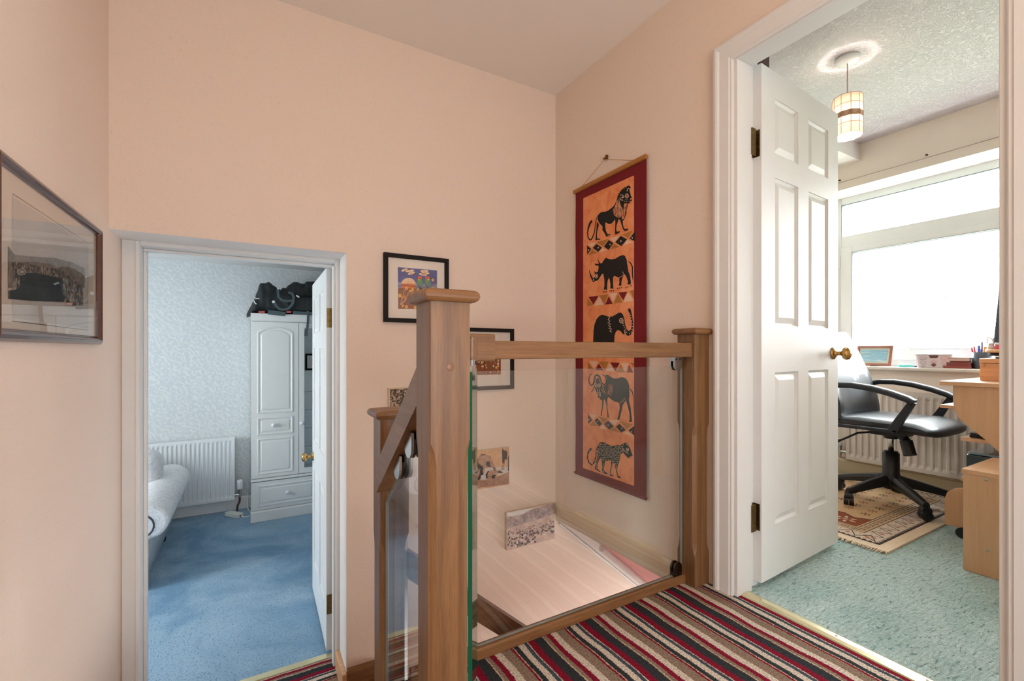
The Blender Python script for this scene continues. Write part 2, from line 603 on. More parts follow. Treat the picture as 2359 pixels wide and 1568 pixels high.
s_.tube([(XR + 0.02, YB - 0.012, sof(XR + .02) - .01), (3.5, YB - .012, sof(3.5) - .01)], 0.006, 6)
struct('trim_4', s_, WHITEP)
w = MB()
w.box(0.34, 4.5, 1.10, 1.21, -2.7, -0.08)
struct('wall_stairwell', w, PEACH)
w = MB(); w.box(4.4, 4.5, 0.2, 3.2, -2.7, 0.0); w.box(2.9, 4.5, 2.9, 3.2, -2.7, -0.1); w.box(0.5, 0.62, 0.2, 3.2, -2.7, -0.8)
struct('wall_hall', w, PEACH)

# wooden skirtings beside the lower door
k = MB()
k.prism([(0.379, -0.66), (0.379, -0.545), (0.52, -0.548), (2.6, -0.548 - 2.08 * .85), (2.6, -0.70 - 2.08 * .85), (0.55, -0.72)], 'y', YB - 0.018, YB)
struct('baseboard_back', k, OAKX, bevel=0.004)
k = MB(); k.box(0.358, 0.379, YB - .018, 2.345, ZL, ZL + 0.09)
struct('baseboard_reveal', k, PINE, bevel=0.005)

# ---- bedroom shell
w = MB()
w.box(-2.6, 1.9, 5.18, 5.3, ZL, 1.78)
struct('wall_bedroom_back', w, LEAF)
w = MB(); w.box(1.8, 1.9, 2.44, 5.18, ZL, 1.78); struct('wall_bedroom_right', w, LEAF)
w = MB(); w.box(0.40, 1.9, 2.345, 2.44, ZL, 1.78); w.box(-2.6, -0.43, 2.345, 2.44, ZL, 1.78); w.box(-.43, .40, 2.345, 2.44, 1.36, 1.78)
struct('wall_bedroom_front', w, LEAF)
w = MB()
w.box(-2.7, -2.6, 2.4, 3.0, ZL, 1.78); w.box(-2.7, -2.6, 3.9, 5.3, ZL, 1.78)
w.box(-2.7, -2.6, 3.0, 3.9, ZL, 0.1); w.box(-2.7, -2.6, 3.0, 3.9, 1.4, 1.78)
struct('wall_bedroom_left', w, LEAF)
w = MB(); w.box(-2.7, 1.9, 2.345, 5.3, 1.73, 1.80); struct('ceiling', w, WHITEP)
w = MB(); w.box(-2.7, 1.9, 2.47, 5.3, ZL - 0.1, ZL - 0.001); struct('floor', w, BLUE)
w = MB(); w.prism([(5.18, ZL), (5.162, ZL), (5.162, ZL + .10), (5.17, ZL + .12), (5.18, ZL + .12)], 'x', -2.6, 1.8)
struct('baseboard_bedroom', w, GLOSSB)
w = MB()
w.box(-2.66, -2.62, 3.0, 3.9, 0.1, 0.16); w.box(-2.66, -2.62, 3.0, 3.9, 1.34, 1.4)
for y in (3.0, 3.42, 3.84): w.box(-2.66, -2.62, y, y + 0.06, 0.1, 1.4)
win2 = struct('window_2', w, WHITEU, bevel=0.004)
MB().box(-2.645, -2.64, 3.05, 3.85, 0.15, 1.35).build('pane', PANE, win2)
# bedroom door frame
w = MB()
w.box(XL + 0.001, -0.386, 2.34, 2.44, ZL, 1.352); w.box(0.362, 0.40, 2.34, 2.44, ZL, 1.352)
w.box(-0.386, 0.362, 2.34, 2.44, 1.324, 1.352)
w.box(-0.400, -0.386, 2.33, 2.345, ZL, 1.34)
w.box(-0.386, -0.374, 2.405, 2.44, ZL, 1.312); w.box(0.352, 0.362, 2.36, 2.40, ZL, 1.312); w.box(-0.386, .362, 2.40, 2.44, 1.312, 1.324)
struct('trim_5', w, GLOSS, bevel=0.003)
w = MB(); w.box(-0.386, 0.362, 2.435, 2.475, ZL - .002, ZL + 0.006); struct('trim_6', w, BRASSTRIP, bevel=0.002)


# six-panel door leaf in local coords: x along width from hinge, y thickness 0..t, z height
def door_leaf(wd, ht, t):
    b = MB()
    st, mid = 0.105 * wd / 0.7, 0.095 * wd / 0.7
    pw = (wd - 2 * st - mid) / 2
    zs = [(0.205, 0.80), (0.985, 1.565), (1.66, 1.875)]
    zs = [(a * ht / 1.98, c_ * ht / 1.98) for a, c_ in zs]
    xs = [(st, st + pw), (st + pw + mid, wd - st)]
    d = 0.010
    b.box(0, wd, d, t - d, 0, ht)
    for (y0, y1) in ((0, d), (t - d, t)):
        b.box(0, st, y0, y1, 0, ht); b.box(wd - st, wd, y0, y1, 0, ht)
        b.box(st + pw, st + pw + mid, y0, y1, 0, ht)
        edges = [0] + [q for z in zs for q in z] + [ht]
        for (x0, x1) in xs:
            for i in range(0, len(edges), 2):
                b.box(x0, x1, y0, y1, edges[i], edges[i + 1])
    for (x0, x1) in xs:
        for (z0, z1) in zs:
            for side in (0, 1):
                ya, yb = (d, 0.002) if side == 0 else (t - d, t - 0.002)
                g, h = 0.010, 0.032
                vs = [(x0, ya - (0.008 if side == 0 else -0.008), z0), (x1, ya - (0.008 if side == 0 else -0.008), z0), (x1, ya - (0.008 if side == 0 else -0.008), z1), (x0, ya - (0.008 if side == 0 else -0.008), z1)]
                # ovolo slope down then raised field
                o1 = [(x0, ya - (.006 if side == 0 else -.006), z0), (x1, ya - (.006 if side == 0 else -.006), z0), (x1, ya - (.006 if side == 0 else -.006), z1), (x0, ya - (.006 if side == 0 else -.006), z1)]
                o2 = [(x0 + g, ya, z0 + g), (x1 - g, ya, z0 + g), (x1 - g, ya, z1 - g), (x0 + g, ya, z1 - g)]
                o3 = [(x0 + h, yb, z0 + h), (x1 - h, yb, z0 + h), (x1 - h, yb, z1 - h), (x0 + h, yb, z1 - h)]
                for A_, B_ in ((o1, o2), (o2, o3)):
                    for i in range(4):
                        j = (i + 1) % 4
                        b.add([A_[i], A_[j], B_[j], B_[i]], [(0, 1, 2, 3) if side == 0 else (3, 2, 1, 0)])
                b.add(o3, [(0, 1, 2, 3) if side == 0 else (3, 2, 1, 0)])
    return b


def knob_set(parent, x, z, t, mat=BRASS):
    for s in (-1, 1):
        b = MB()
        prof = [(0.0, 0), (0.027, 0), (0.027, 0.004), (0.020, 0.009), (0.010, 0.012), (0.009, 0.030), (0.012, 0.036), (0.024, 0.042), (0.029, 0.052), (0.026, 0.062), (0.014, 0.069), (0.0, 0.070)]
        M_ = Matrix.Rotation(R(90 if s < 0 else -90), 3, 'X')
        b.lathe(prof, (x, 0 if s < 0 else t, z), 28, 0, 'z', M_)
        o = b.build('door_knob', mat, parent)
        tag(o, 'round brass knob')


def hinge(parent, x, y, z, mat=OLDBRASS, h=0.10):
    b = MB()
    for i in range(5):
        b.tube([(x, y, z - h / 2 + i * h / 5 + .0006), (x, y, z - h / 2 + (i + 1) * h / 5 - .0006)], 0.0055, 12)
    b.box(x + .002, x + 0.0045, y, y + 0.026, z - h / 2, z + h / 2)
    b.box(x - 0.030, x - .003, y - 0.0005, y + 0.002, z - h / 2, z + h / 2)
    return tag(b.build('hinge', mat, parent), 'aged brass hinge')


# bedroom door, swung open into the bedroom
bd = door_leaf(0.712, 1.955, 0.035).build('door_1', GLOSSB)
bd['kind'] = 'structure'
bd.location = (0.372, 2.478, ZL + 0.015)
bd.rotation_euler = (0, 0, R(89.0))
knob_set(bd, 0.65, 0.86, 0.035)
for z in (0.235, 1.70):
    h_ = MB(); h_.box(-0.002, 0.0, 0.004, 0.033, z - .05, z + .05); h_.tube([(-0.004, -.002, z - .05), (-0.004, -.002, z + .05)], 0.005, 10)
    tag(h_.build('hinge', OLDBRASS, bd), 'aged brass hinge')

# ---- study shell
YS0, YS1, XW = -0.9, 1.98, 3.80
w = MB(); w.box(1.60, XW + 0.3, YS0, YS1, -0.082, -0.001); struct('floor', w, TEAL)
w = MB(); w.box(1.69, XW + 0.3, YS0, YS1, HC, HC + 0.06); struct('ceiling', w, ARTEX)
w = MB(); w.box(3.42, XW, 1.575, YS1, 2.265, HC); struct('trim_7', w, WHITEP)
w = MB(); w.box(1.69, XW + .3, YS1, YS1 + 0.1, -.1, HC + .05); struct('wall_study_left', w, CREAM)
w = MB(); w.box(1.69, XW + .3, YS0 - .1, YS0, -.1, HC + .05); struct('wall_study_right', w, CREAM)
WY0, WY1, WZ0, WZ1 = 0.10, 1.845, 0.785, 2.09
w = MB()
w.box(XW, XW + 0.32, YS0, YS1, 0, 0.765); w.box(XW, XW + 0.32, YS0, YS1, WZ1, HC + .05)
w.box(XW, XW + 0.32, YS0, WY0, 0.765, WZ1); w.box(XW, XW + 0.32, WY1, YS1, 0.765, WZ1)
struct('wall_study_window', w, CREAM)
w = MB(); w.box(XW, XW + .25, WY0, WY1, WZ1 - .004, WZ1); struct('trim_8', w, WHITEP)
w = MB(); w.box(XW - 0.035, XW + 0.26, WY0 - 0.03, WY1 + .03, 0.763, 0.785); struct('trim_9', w, plain('white_sill', (228, 224, 218), .3, coat=.3), bevel=0.006)
w = MB(); w.prism([(XW, 0), (XW - .018, 0), (XW - .018, .085), (XW - .010, .10), (XW, .10)], 'y', YS0, YS1)
struct('baseboard_study', w, plain('cream_gloss', (216, 200, 168), .35, coat=.3))
# window
XG = 4.03
wn = empty('window_1', (0, 0, 0)); wn['kind'] = 'structure'
w = MB()
w.box(XG, XG + .07, WY0 + .05, WY1 - .05, WZ0, WZ0 + .045); w.box(XG, XG + .07, WY0 + .05, WY1 - .05, WZ1 - .055, WZ1)
w.box(XG, XG + .07, WY0, WY0 + .05, WZ0, WZ1); w.box(XG, XG + .07, WY1 - .05, WY1, WZ0, WZ1)
w.box(XG, XG + .07, WY0 + .05, WY1 - .05, 1.70, 1.79)
w.box(XG - .005, XG + .07, 0.30, 0.36, WZ0 + .045, 1.70)
w.build('window_frame', WHITEU, wn, bevel=0.004)
w = MB()
ya, yb, za, zb, q = 0.361, WY1 - .051, 0.831, 1.699, .068
w.box(XG - .018, XG + .05, ya + q, yb - q - .01, za, za + q + .01); w.box(XG - .018, XG + .05, ya + q, yb - q - .01, zb - q + .02, zb)
w.box(XG - .018, XG + .05, ya, ya + q, za, zb); w.box(XG - .018, XG + .05, yb - q - .01, yb, za, zb)
w.build('sash', WHITEU, wn, bevel=0.005)
MB().box(XG + .02, XG + .026, ya + .05, yb - .05, za + .05, zb - .04).build('pane', PANE, wn)
MB().box(XG + .02, XG + .026, WY0 + .04, WY1 - .045, 1.78, WZ1 - .05).build('pane', PANE, wn)
w = MB()
for a_, b_ in (((ya + q), (yb - q - .01)),):
    w.box(XG - .0195, XG - .0182, a_ - .003, a_, za + q, zb - q + .02); w.box(XG - .0195, XG - .0182, b_, b_ + .003, za + q, zb - q + .02)
    w.box(XG - .0195, XG - .0182, a_, b_, za + q + .008, za + q + .011); w.box(XG - .0195, XG - .0182, a_, b_, zb - q + .02, zb - q + .023)
w.box(XG - .002, XG - .0005, WY0 + .05, WY1 - .05, WZ1 - .058, WZ1 - .055); w.box(XG - .002, XG - .0005, WY1 - .053, WY1 - .05, 1.79, WZ1 - .055)
w.box(XG - .012, XG + .02, yb - q - .0125, yb - q - .0105, za + q + .01, zb - q + .02); w.box(XG + .002, XG + .02, WY1 - .0525, WY1 - .0505, 1.79, WZ1 - .055)  # dark strips painting shade onto the stile reveals beside the glass
w.box(XG - .004, XG + .02, ya + q, yb - q - .012, zb - q + .0175, zb - q + .0195); w.box(XG + .008, XG + .02, WY0 + .05, WY1 - .053, WZ1 - .0575, WZ1 - .0555)  # the same painted shade along the undersides above the panes
w.build('gasket_and_shade', plain('gasket_shade_grey', (90, 94, 100), .6), wn)
w = MB(); w.box(XG - .024, XG - .004, WY1 - .052, WY1 - .040, 1.54, 1.64); w.build('window_hinge', WHITEU, wn)

# study door opening: lining and architrave
w = MB()
w.box(XR - 0.004, 1.625, 1.020, 1.045, 0, 2.02); w.box(1.625, 1.69, 1.038, 1.045, 0, 2.02)
w.box(XR - 0.004, 1.69, 0.331, 0.354, 0, 2.02)
w.box(XR - 0.004, 1.625, 0.354, 1.020, 1.960, 2.02); w.box(1.625, 1.69, .354, 1.045, 2.003, 2.02)
struct('trim_10', w, GLOSS, bevel=0.002)
def architrave(path, wd, name):
    """ogee moulding swept round the opening: path = inner corners, offsets outward"""
    prof = [(0, 0), (0, .010), (.004, .013), (.010, .013), (.013, .016), (.050, .017), (.056, .021), (.064, .023), (.072, .021), (wd, .016), (wd, 0)]
    rings = []
    (y0, z0), (y1, z1), (y2, z2), (y3, z3) = path
    dirs = [(1, 0), (1, 1), (-1, 1), (-1, 0)]
    for (p, d) in zip(path, dirs):
        rings.append([(XR - h, p[0] + d[0] * u, p[1] + d[1] * u) for u, h in prof])
    b = MB()
    b.loft(rings, 0, False)
    return struct(name, b, GLOSS, merge=True)
architrave([(1.034, 0.0), (1.034, 1.964), (0.340, 1.964), (0.340, 0.0)], 0.079, 'trim_11')
w = MB(); w.prism([(1.560, 0), (1.562, .004), (1.575, .008), (1.595, .008), (1.608, .004), (1.61, 0)], 'y', 0.354, 1.02); struct('trim_12', w, BRASSTRIP)
for y in (.45, .7, .95):
    pass

# study door leaf (opens into the study)
sd = door_leaf(0.665, 1.952, 0.035).build('door_2', GLOSS)
sd['kind'] = 'structure'
sd.location = (1.662, 1.006, 0.025)
sd.rotation_euler = (0, 0, R(3.8))
knob_set(sd, 0.612, 0.86, 0.035)
for z in (0.245, 1.655):
    hb = MB()
    for i in range(5):
        hb.tube([(-0.016, 0.030, z - .05 + i * .02 + .0008), (-0.016, 0.030, z - .05 + (i + 1) * .02 - .0008)], 0.006, 12)
    hb.box(-0.014, 0.0, 0.028, 0.031, z - .05, z + .05)
    hb.box(-0.0025, 0.0, 0.006, 0.031, z - .05, z + .05)
    hb.box(-0.042, -0.014, 0.0125, 0.0165, z - .05, z + .05)
    tag(hb.build('hinge', OLDBRASS, sd), 'aged brass butt hinge')


# ------------------------------------------------------------------ balustrade
def newel(x0, y0, sz, zt, zb, chz0, chz1, label, capm=OAKX):
    t = empty('newel_post', (x0 + sz / 2, y0 + sz / 2, zb), 0, label, 'newel post')
    h, ch = sz / 2, 0.013
    b = MB()
    H = zt - zb
    def ring(z, c_):
        c_ = max(c_, 0.0015)
        return [(-h + c_, -h, z), (h - c_, -h, z), (h, -h + c_, z), (h, h - c_, z), (h - c_, h, z), (-h + c_, h, z), (-h, h - c_, z), (-h, -h + c_, z)]
    zs = [(0, .0), (max(chz0 - zb, 0.001), .0), (max(chz0 - zb, 0) + .02, ch * .7), (max(chz0 - zb, 0) + .045, ch), (chz1 - zb - .045, ch), (chz1 - zb - .02, ch * .7), (chz1 - zb, 0), (H, 0)]
    b.loft([ring(z, c_) for z, c_ in zs], 0, False)
    b.build('post', OAKZ, t, merge=True)
    b = MB()
    o = 0.016
    pr = []
    for k in range(9):
        a = math.pi * k / 8 - math.pi / 2
        pr.append((h + o - .012 + 0.012 * math.cos(a), 0.013 + 0.012 * math.sin(a)))
    rings = []
    for (rr, z) in pr:
        rings.append([(-rr, -rr, H + z - .001), (rr, -rr, H + z - .001), (rr, rr, H + z - .001), (-rr, rr, H + z - .001)])
    b.loft(rings, 0, False)
    b.build('cap', capm, t, bevel=0.003, merge=True)
    return t

n1 = newel(0.291, 0.810, 0.082, 0.992, -0.30, 0.13, 0.725, 'tall oak newel post with rounded cap, nearest of the three posts')
MB().lathe([(0.008, 0.002), (0.0078, -.0012), (0.007, -.0015), (0, -.0015)], (0.0, -0.0405, 1.168), 16, 0, 'y').build('plug', OAKX, n1)
newel(0.316, 1.285, 0.082, 0.705, ZL, -0.5, 0.37, 'shorter oak newel post at the bottom of the side steps')
newel(1.457, 1.140, 0.082, 0.960, 0.0, 0.12, 0.62, 'oak newel post fixed against the wall beside the study door')

hr = empty('handrail', (0, 0, 0), 0, 'level square oak handrail running to the wall post above the glass', 'handrail')
MB().box(0.606, 1.457, 1.150, 1.21, 0.8735, 0.9265).build('rail', OAKX, hr, bevel=0.003)
b = MB()
b.obox((0.447, 1.000, 0.904), 0.05, 0.25, 0.05, Matrix.Rotation(R(-28), 3, 'Z'))
b.build('rail', OAKY, hr, bevel=0.003)
MB().box(0.505, 0.606, 1.142, 1.215, 0.868, 0.946).build('corner_block', OAKX, hr, bevel=0.005, seg=3)

sr = empty('handrail', (0, 0, 0), 0, 'sloping oak handrail going down from the tall post to the shorter post', 'handrail')
MB().prism([(0.8925, 0.893), (1.2845, 0.581), (1.2845, 0.501), (0.8925, 0.813)][::1], 'x', 0.304, 0.362).build('rail', OAKY, sr, bevel=0.004)
tr_ = MB().box(0.375, 1.5, 1.184, 1.215, 0.0, 0.034)
tag(tr_.build('base_rail', OAKX, bevel=0.004, seg=3), 'low oak base rail along the landing edge under the glass', 'base rail')

# glass panels
def slab(name, verts4, thick_vec, mats=(GLASS, GREEN), parent=None):
    a = [Vector(v) for v in verts4]; tv = Vector(thick_vec)
    b = MB()
    v = a + [p + tv for p in a]
    b.add(v, [(0, 1, 2, 3), (7, 6, 5, 4)], 0)
    b.add(v, [(0, 4, 5, 1), (1, 5, 6, 2), (2, 6, 7, 3), (3, 7, 4, 0)], 1)
    return b.build(name, list(mats), parent, merge=True)

def clamp(parent, c, ang, up=True, mat=CHROME, w_=0.042, h_=0.052, t_=0.022):
    """D-shaped glass clamp: two plates with a gap; local x along glass, y across, z up"""
    M_ = Matrix.Rotation(ang, 3, 'Z')
    b = MB()
    sgn = 1 if up else -1
    prof = [(-w_ / 2, 0), (w_ / 2, 0)]
    for k in range(0, 13):
        a = math.pi * k / 12
        prof.append((w_ / 2 * math.cos(a), sgn * (h_ - w_ / 2 + w_ / 2 * math.sin(a))))
    for (y0, y1, m_) in ((-t_ / 2, -t_ / 2 + .006, 0), (t_ / 2 - .006, t_ / 2, 0), (-t_ / 2 + .006, -0.0052, 1), (0.0052, t_ / 2 - .006, 1)):
        s0 = len(b.v)
        b.prism(prof, 'y', y0, y1, m_)
    b.box(-w_ / 2, w_ / 2, -t_ / 2 + .006, t_ / 2 - .006, min(0, sgn * .016), max(0, sgn * .016), 0)
    for sx in (-.010, .010):
        b.lathe([(0, 0), (.004, 0), (.004, -.0012), (0, -.0012)], (sx, -t_ / 2, sgn * .009), 12, 1, 'y')
    b.v = [tuple(M_ @ Vector(v) + Vector(c)) for v in b.v]
    return tag(b.build('clamp', [mat, DARKM], parent, bevel=0.0012), 'satin metal glass clamp')

DARKC = plain('bronzed_clamp', (92, 78, 66), 0.25, 1.0)
YG = 1.194
PALEE = plain('pale_glass_edge', (150, 160, 160), 0.15, coat=.5)
g1 = empty('glass_panel', (0, 0, 0), 0, 'clear glass panel between base rail and level handrail', 'glass panel')
slab('pane', [(0.45, YG, 0.036), (1.452, YG, 0.036), (1.452, YG, 0.838), (0.45, YG, 0.838)], (0, 0.010, 0), (GLASS, PALEE), parent=g1)
clamp(g1, (1.422, YG + .005, 0.8735), 0, False)
clamp(g1, (1.422, YG + .005, 0.034), 0, True, DARKC)
clamp(g1, (0.485, YG + .005, 0.8735), 0, False)
g2 = empty('glass_panel', (0, 0, 0), 0, 'narrow glass panel seen edge on beside the tall newel post, green edge', 'glass panel')
d2 = Vector((0.118, 0.215, 0)).normalized(); n2_ = Vector((-d2.y, d2.x, 0))
p0 = Vector((0.4405, 0.945, 0)) ; p1 = Vector((0.548, 1.142, 0))
slab('pane', [(p0.x, p0.y, 0.004), (p1.x, p1.y, 0.044), (p1.x, p1.y, 0.85), (p0.x, p0.y, 0.85)], tuple(n2_ * 0.010), parent=g2)
cc = p0 + d2 * 0.022 + n2_ * .005
clamp(g2, (cc.x, cc.y, 0.879), math.atan2(d2.y, d2.x), False)
g3 = empty('glass_panel', (0, 0, 0), 0, 'sloping glass panel under the sloping handrail beside the side steps', 'glass panel')
slab('pane', [(0.328, 0.90, 0.05), (0.328, 1.275, -0.25), (0.328, 1.275, 0.475), (0.328, 0.90, 0.79)], (0.010, 0, 0), (GLASS, PALEE), parent=g3)
for (y, z) in ((1.03, 0.712), (1.125, 0.640)):
    o_ = clamp(g3, (0.333, y, z), R(90), False, CHROME, .054, .062, .034)
# lower flight handrail
lr = empty('handrail', (0, 0, 0), 0, 'shade-darkened oak handrail of the lower flight sloping down below the landing', 'handrail')
MB().prism([(0.398, 0.315), (1.45, 0.315 - 1.052 * .86), (1.45, 0.235 - 1.052 * .86), (0.398, 0.235)], 'y', 1.290, 1.348).build('rail', OAKSH, lr, bevel=0.004)


# ------------------------------------------------------------------ flat art traced on its own plane
def onx(px, py, X):
    o = (px - CX) / FPX; t = X / (0.5 + .8660254 * o)
    return ((.8660254 - .5 * o) * t, CAMH - (py - CY) / FPX * t)
def ony(px, py, Y):
    o = (px - CX) / FPX; t = Y / (.8660254 - .5 * o)
    return ((.5 + .8660254 * o) * t, CAMH - (py - CY) / FPX * t)

class Art:
    """flat painted shapes; plane 'x' (X=c, facing -X or +X) or 'y'"""
    def __init__(s, plane, c, sgn, crop=None):
        s.plane, s.c, s.sgn = plane, c, sgn
        s.b = MB(); s.crop = crop; s.layer = 0
    def pt(s, p):
        cx, cy, sc = s.crop
        px, py = cx + p[0] / sc, cy + p[1] / sc
        return onx(px, py, s.c) if s.plane == 'x' else ony(px, py, s.c)
    def W(s, p, lay):
        d = s.c + s.sgn * 0.0003 * lay
        return (d, p[0], p[1]) if s.plane == 'x' else (p[0], d, p[1])
    def poly(s, pts, m, lay=1, raw=False):
        q = [p if raw else s.pt(p) for p in pts]
        n = len(q)
        ar = sum(q[i][0] * q[(i + 1) % n][1] - q[(i + 1) % n][0] * q[i][1] for i in range(n))
        # x-plane facing -X wants clockwise in (y,z); y-plane facing -Y wants counter-clockwise in (x,z)
        want = (s.plane == 'y') == (s.sgn < 0)
        if (ar > 0) != want: q = q[::-1]
        s.b.add([s.W(p, lay) for p in q], [list(range(n))], m)
    def ell(s, c_, rx, ry, m, lay=2, n=14, raw=False, rot=0):
        s.poly([(c_[0] + rx * math.cos(a) * math.cos(rot) - ry * math.sin(a) * math.sin(rot), c_[1] + rx * math.cos(a) * math.sin(rot) + ry * math.sin(a) * math.cos(rot)) for a in [2 * math.pi * k / n for k in range(n)]], m, lay, raw)
    def stroke(s, pts, w, m, lay=2, raw=False):
        q = [Vector(p) for p in pts]
        ws = w if isinstance(w, (list, tuple)) else [w] * len(q)
        # resample widths
        if len(ws) != len(q):
            ws = [ws[min(int(i * (len(ws) - 1) / (len(q) - 1)), len(ws) - 1)] for i in range(len(q))]
        Lf, Rt = [], []
        for i, p in enumerate(q):
            d = (q[min(i + 1, len(q) - 1)] - q[max(i - 1, 0)]); d.normalize()
            nn = Vector((-d.y, d.x)) * ws[i] / 2
            Lf.append(tuple(p + nn)); Rt.append(tuple(p - nn))
        for i in range(len(q) - 1):
            s.poly([Lf[i], Lf[i + 1], Rt[i + 1], Rt[i]], m, lay, raw)

# ---- batik wall hanging
RED = plain('dark_red_cloth', (112, 10, 16), 0.9, bmp=0.3, bs=600)
ORG = photo_noise('orange_batik_ground', [(0.3, (206, 112, 62)), (0.5, (226, 140, 88)), (0.7, (232, 156, 106))], scale=16, detail=5)
INK = plain('black_dye', (20, 17, 15), 0.9)
TAN2 = plain('ochre_dye', (168, 112, 52), 0.9)
OFF = plain('offwhite_dye', (222, 186, 160), 0.9)
MAR = plain('maroon_dye', (112, 12, 18), 0.9)
BRN = photo_noise('mane_dye', [(0.42, (60, 36, 26)), (0.5, (200, 130, 90)), (0.6, (210, 146, 106))], (1, 1, .25), 160, 2, .3)
bt = empty('wall_hanging', (XR, 1.70, 1.0), 0, 'long dark red batik banner with five black animals on orange, hung on the right wall', 'wall hanging')
XH = XR - 0.014
A = Art('x', XH, -1, (1340, 400, 9.8))
y0, y1, z0, z1 = 1.450, 1.955, 0.243, 1.752
def hang(u, v, back=False):
    y = y1 + (y0 - y1) * u; z = z0 + (z1 - z0) * v
    d = 0.0018 * math.sin(v * 23 + u * 3) * (1 if u in (0, 1) else 0.2)
    zz = z - (0.012 * math.sin(u * math.pi)) * (1 - v)
    return (XH + (0.004 if back else 0.0), y + d, zz)
MB().grid(lambda u, v: hang(u, v), 12, 60, 0).grid(lambda u, v: hang(1 - u, v, True), 12, 60, 0)
A.poly([(y0, z0), (y1, z0)] + [(y1 + .0015 * math.sin(k * 1.3), z0 + (z1 - z0) * k / 24) for k in range(1, 24)] + [(y1, z1), (y0, z1)] + [(y0 + .0015 * math.sin(k * 1.7), z1 - (z1 - z0) * k / 24) for k in range(1, 24)], 0, 0, raw=True)
A.poly([(1.522, 0.277), (1.891, 0.277), (1.889, 1.702), (1.523, 1.701)], 1, 1, raw=True)
# lion
A.poly([(355,960),(380,920),(420,880),(470,860),(540,855),(600,830),(660,785),(710,745),(750,690),(780,620),(800,560),(812,500),(835,470),(830,440),(860,440),(855,400),(890,400),(890,355),(925,365),(930,320),(960,340),(975,290),(1005,310),(1030,268),(1090,268),(1112,310),(1100,335),(1080,330),(1085,400),(1105,450),(1110,490),(1140,540),(1100,560),(1095,590),(1150,580),(1130,620),(1070,625),(1110,655),(1040,680),(1040,740),(1020,800),(1010,900),(985,970),(960,1040),(930,1070),(935,1150),(955,1220),(980,1245),(1050,1235),(1055,1275),(1000,1285),(955,1285),(930,1240),(900,1150),(870,1050),(840,1020),(820,1080),(790,1170),(780,1260),(800,1310),(860,1295),(870,1320),(800,1350),(765,1380),(755,1330),(757,1200),(760,1100),(755,1030),(720,1080),(680,1120),(630,1140),(580,1120),(540,1095),(535,1150),(540,1250),(570,1340),(600,1365),(645,1355),(655,1380),(600,1390),(545,1410),(530,1360),(480,1290),(465,1260),(475,1210),(465,1175),(420,1140),(385,1090),(362,1030)], 2, 2)
A.poly([(345,1080),(385,1130),(390,1170),(360,1270),(345,1400),(355,1465),(420,1470),(420,1490),(350,1490),(315,1510),(315,1460),(330,1300)], 2, 2)
A.stroke([(345,985),(325,1060),(310,1180),(290,1320),(250,1430),(215,1490),(180,1490),(145,1430),(135,1330),(150,1230),(190,1120),(235,1060)], [14,16,18,22,26,30,30,26,24,36,46,50], 2, 2)
A.poly([(700,830),(760,720),(800,600),(850,560),(880,700),(930,800),(940,860),(900,960),(850,1000),(790,980),(730,930)], 6, 3)
A.poly([(960,680),(1030,660),(1010,780),(985,900),(960,1010),(925,1040),(900,980),(940,860)], 6, 3)
A.ell((1025,500), 42, 52, 4, 4); A.ell((1025,500), 28, 38, 2, 5); A.ell((1025,500), 16, 22, 1, 6); A.ell((1025,500), 8, 12, 2, 7)
A.stroke([(870,480),(930,480),(965,530)], 14, 4, 4); A.stroke([(865,540),(890,590),(940,600)], 14, 4, 4); A.ell((925,535), 26, 16, 4, 4)
A.stroke([(1030,400),(1035,350),(1070,325)], 14, 4, 4)
for p in ((975,625),(1010,625),(1045,620),(1000,585),(1030,580)): A.ell(p, 8, 8, 4, 4, 8)
for (x, y) in ((560,1405),(590,1400),(620,1395),(780,1345),(815,1335),(845,1325),(965,1285),(1000,1280),(1030,1270)): A.stroke([(x, y - 5), (x - 6, y + 32)], 12, 2, 3)
# rhino and bands
A.crop = (1340, 530, 8.714)
for P_ in ([(108,305),(195,375),(110,495)],[(300,272),(410,350),(335,437),(222,357)],[(545,195),(640,262),(540,397),(447,330)],[(785,112),(912,183),(800,323),(675,243)],[(1075,20),(958,172),(1072,222)]): A.poly(P_, 2, 2)
for c_ in ((140,400),(335,352),(573,287),(790,218),(1017,155)): A.ell(c_, 12, 17, 4, 3, 10)
for P_ in ([(290,240),(545,175),(437,325)],[(805,90),(1030,0),(935,160)],[(130,505),(210,385),(315,455)],[(575,390),(655,275),(760,335)]): A.poly(P_, 3, 2)
for P_ in ([(130,275),(285,245),(205,350)],[(545,165),(760,110),(655,240)],[(345,450),(415,360),(505,405)],[(845,305),(910,195),(1035,240)]): A.poly(P_, 4, 2)
A.poly([(310,555),(345,610),(375,665),(405,665),(435,620),(485,553),(540,575),(600,587),(680,570),(760,520),(830,497),(870,515),(905,590),(920,700),(940,830),(975,920),(990,1040),(985,1090),(920,1090),(930,1030),(910,960),(880,900),(855,880),(820,960),(800,1040),(800,1110),(745,1115),(760,1050),(755,960),(700,935),(655,910),(632,960),(630,1060),(640,1175),(575,1170),(580,1090),(565,1000),(548,950),(525,1010),(515,1100),(515,1195),(445,1195),(458,1100),(455,980),(432,870),(400,890),(360,960),(325,1010),(270,1020),(240,1045),(215,1020),(175,930),(155,840),(152,775),(185,880),(225,960),(255,960),(265,880),(255,815),(290,850),(325,830),(340,770),(340,710),(300,715),(265,690),(268,665),(310,680),(350,665),(330,610)], 2, 2)
A.stroke([(750,955),(820,920),(850,880),(820,830)], 11, 1, 3)
A.ell((297,920), 36, 46, 4, 3); A.ell((297,920), 25, 34, 2, 4); A.ell((297,920), 14, 20, 4, 5); A.ell((242,998), 13, 16, 4, 3)
A.stroke([(940,625),(985,660),(1020,740),(1020,880),(1030,980),(1040,1045)], [14,24,26,26,16,4], 2, 2)
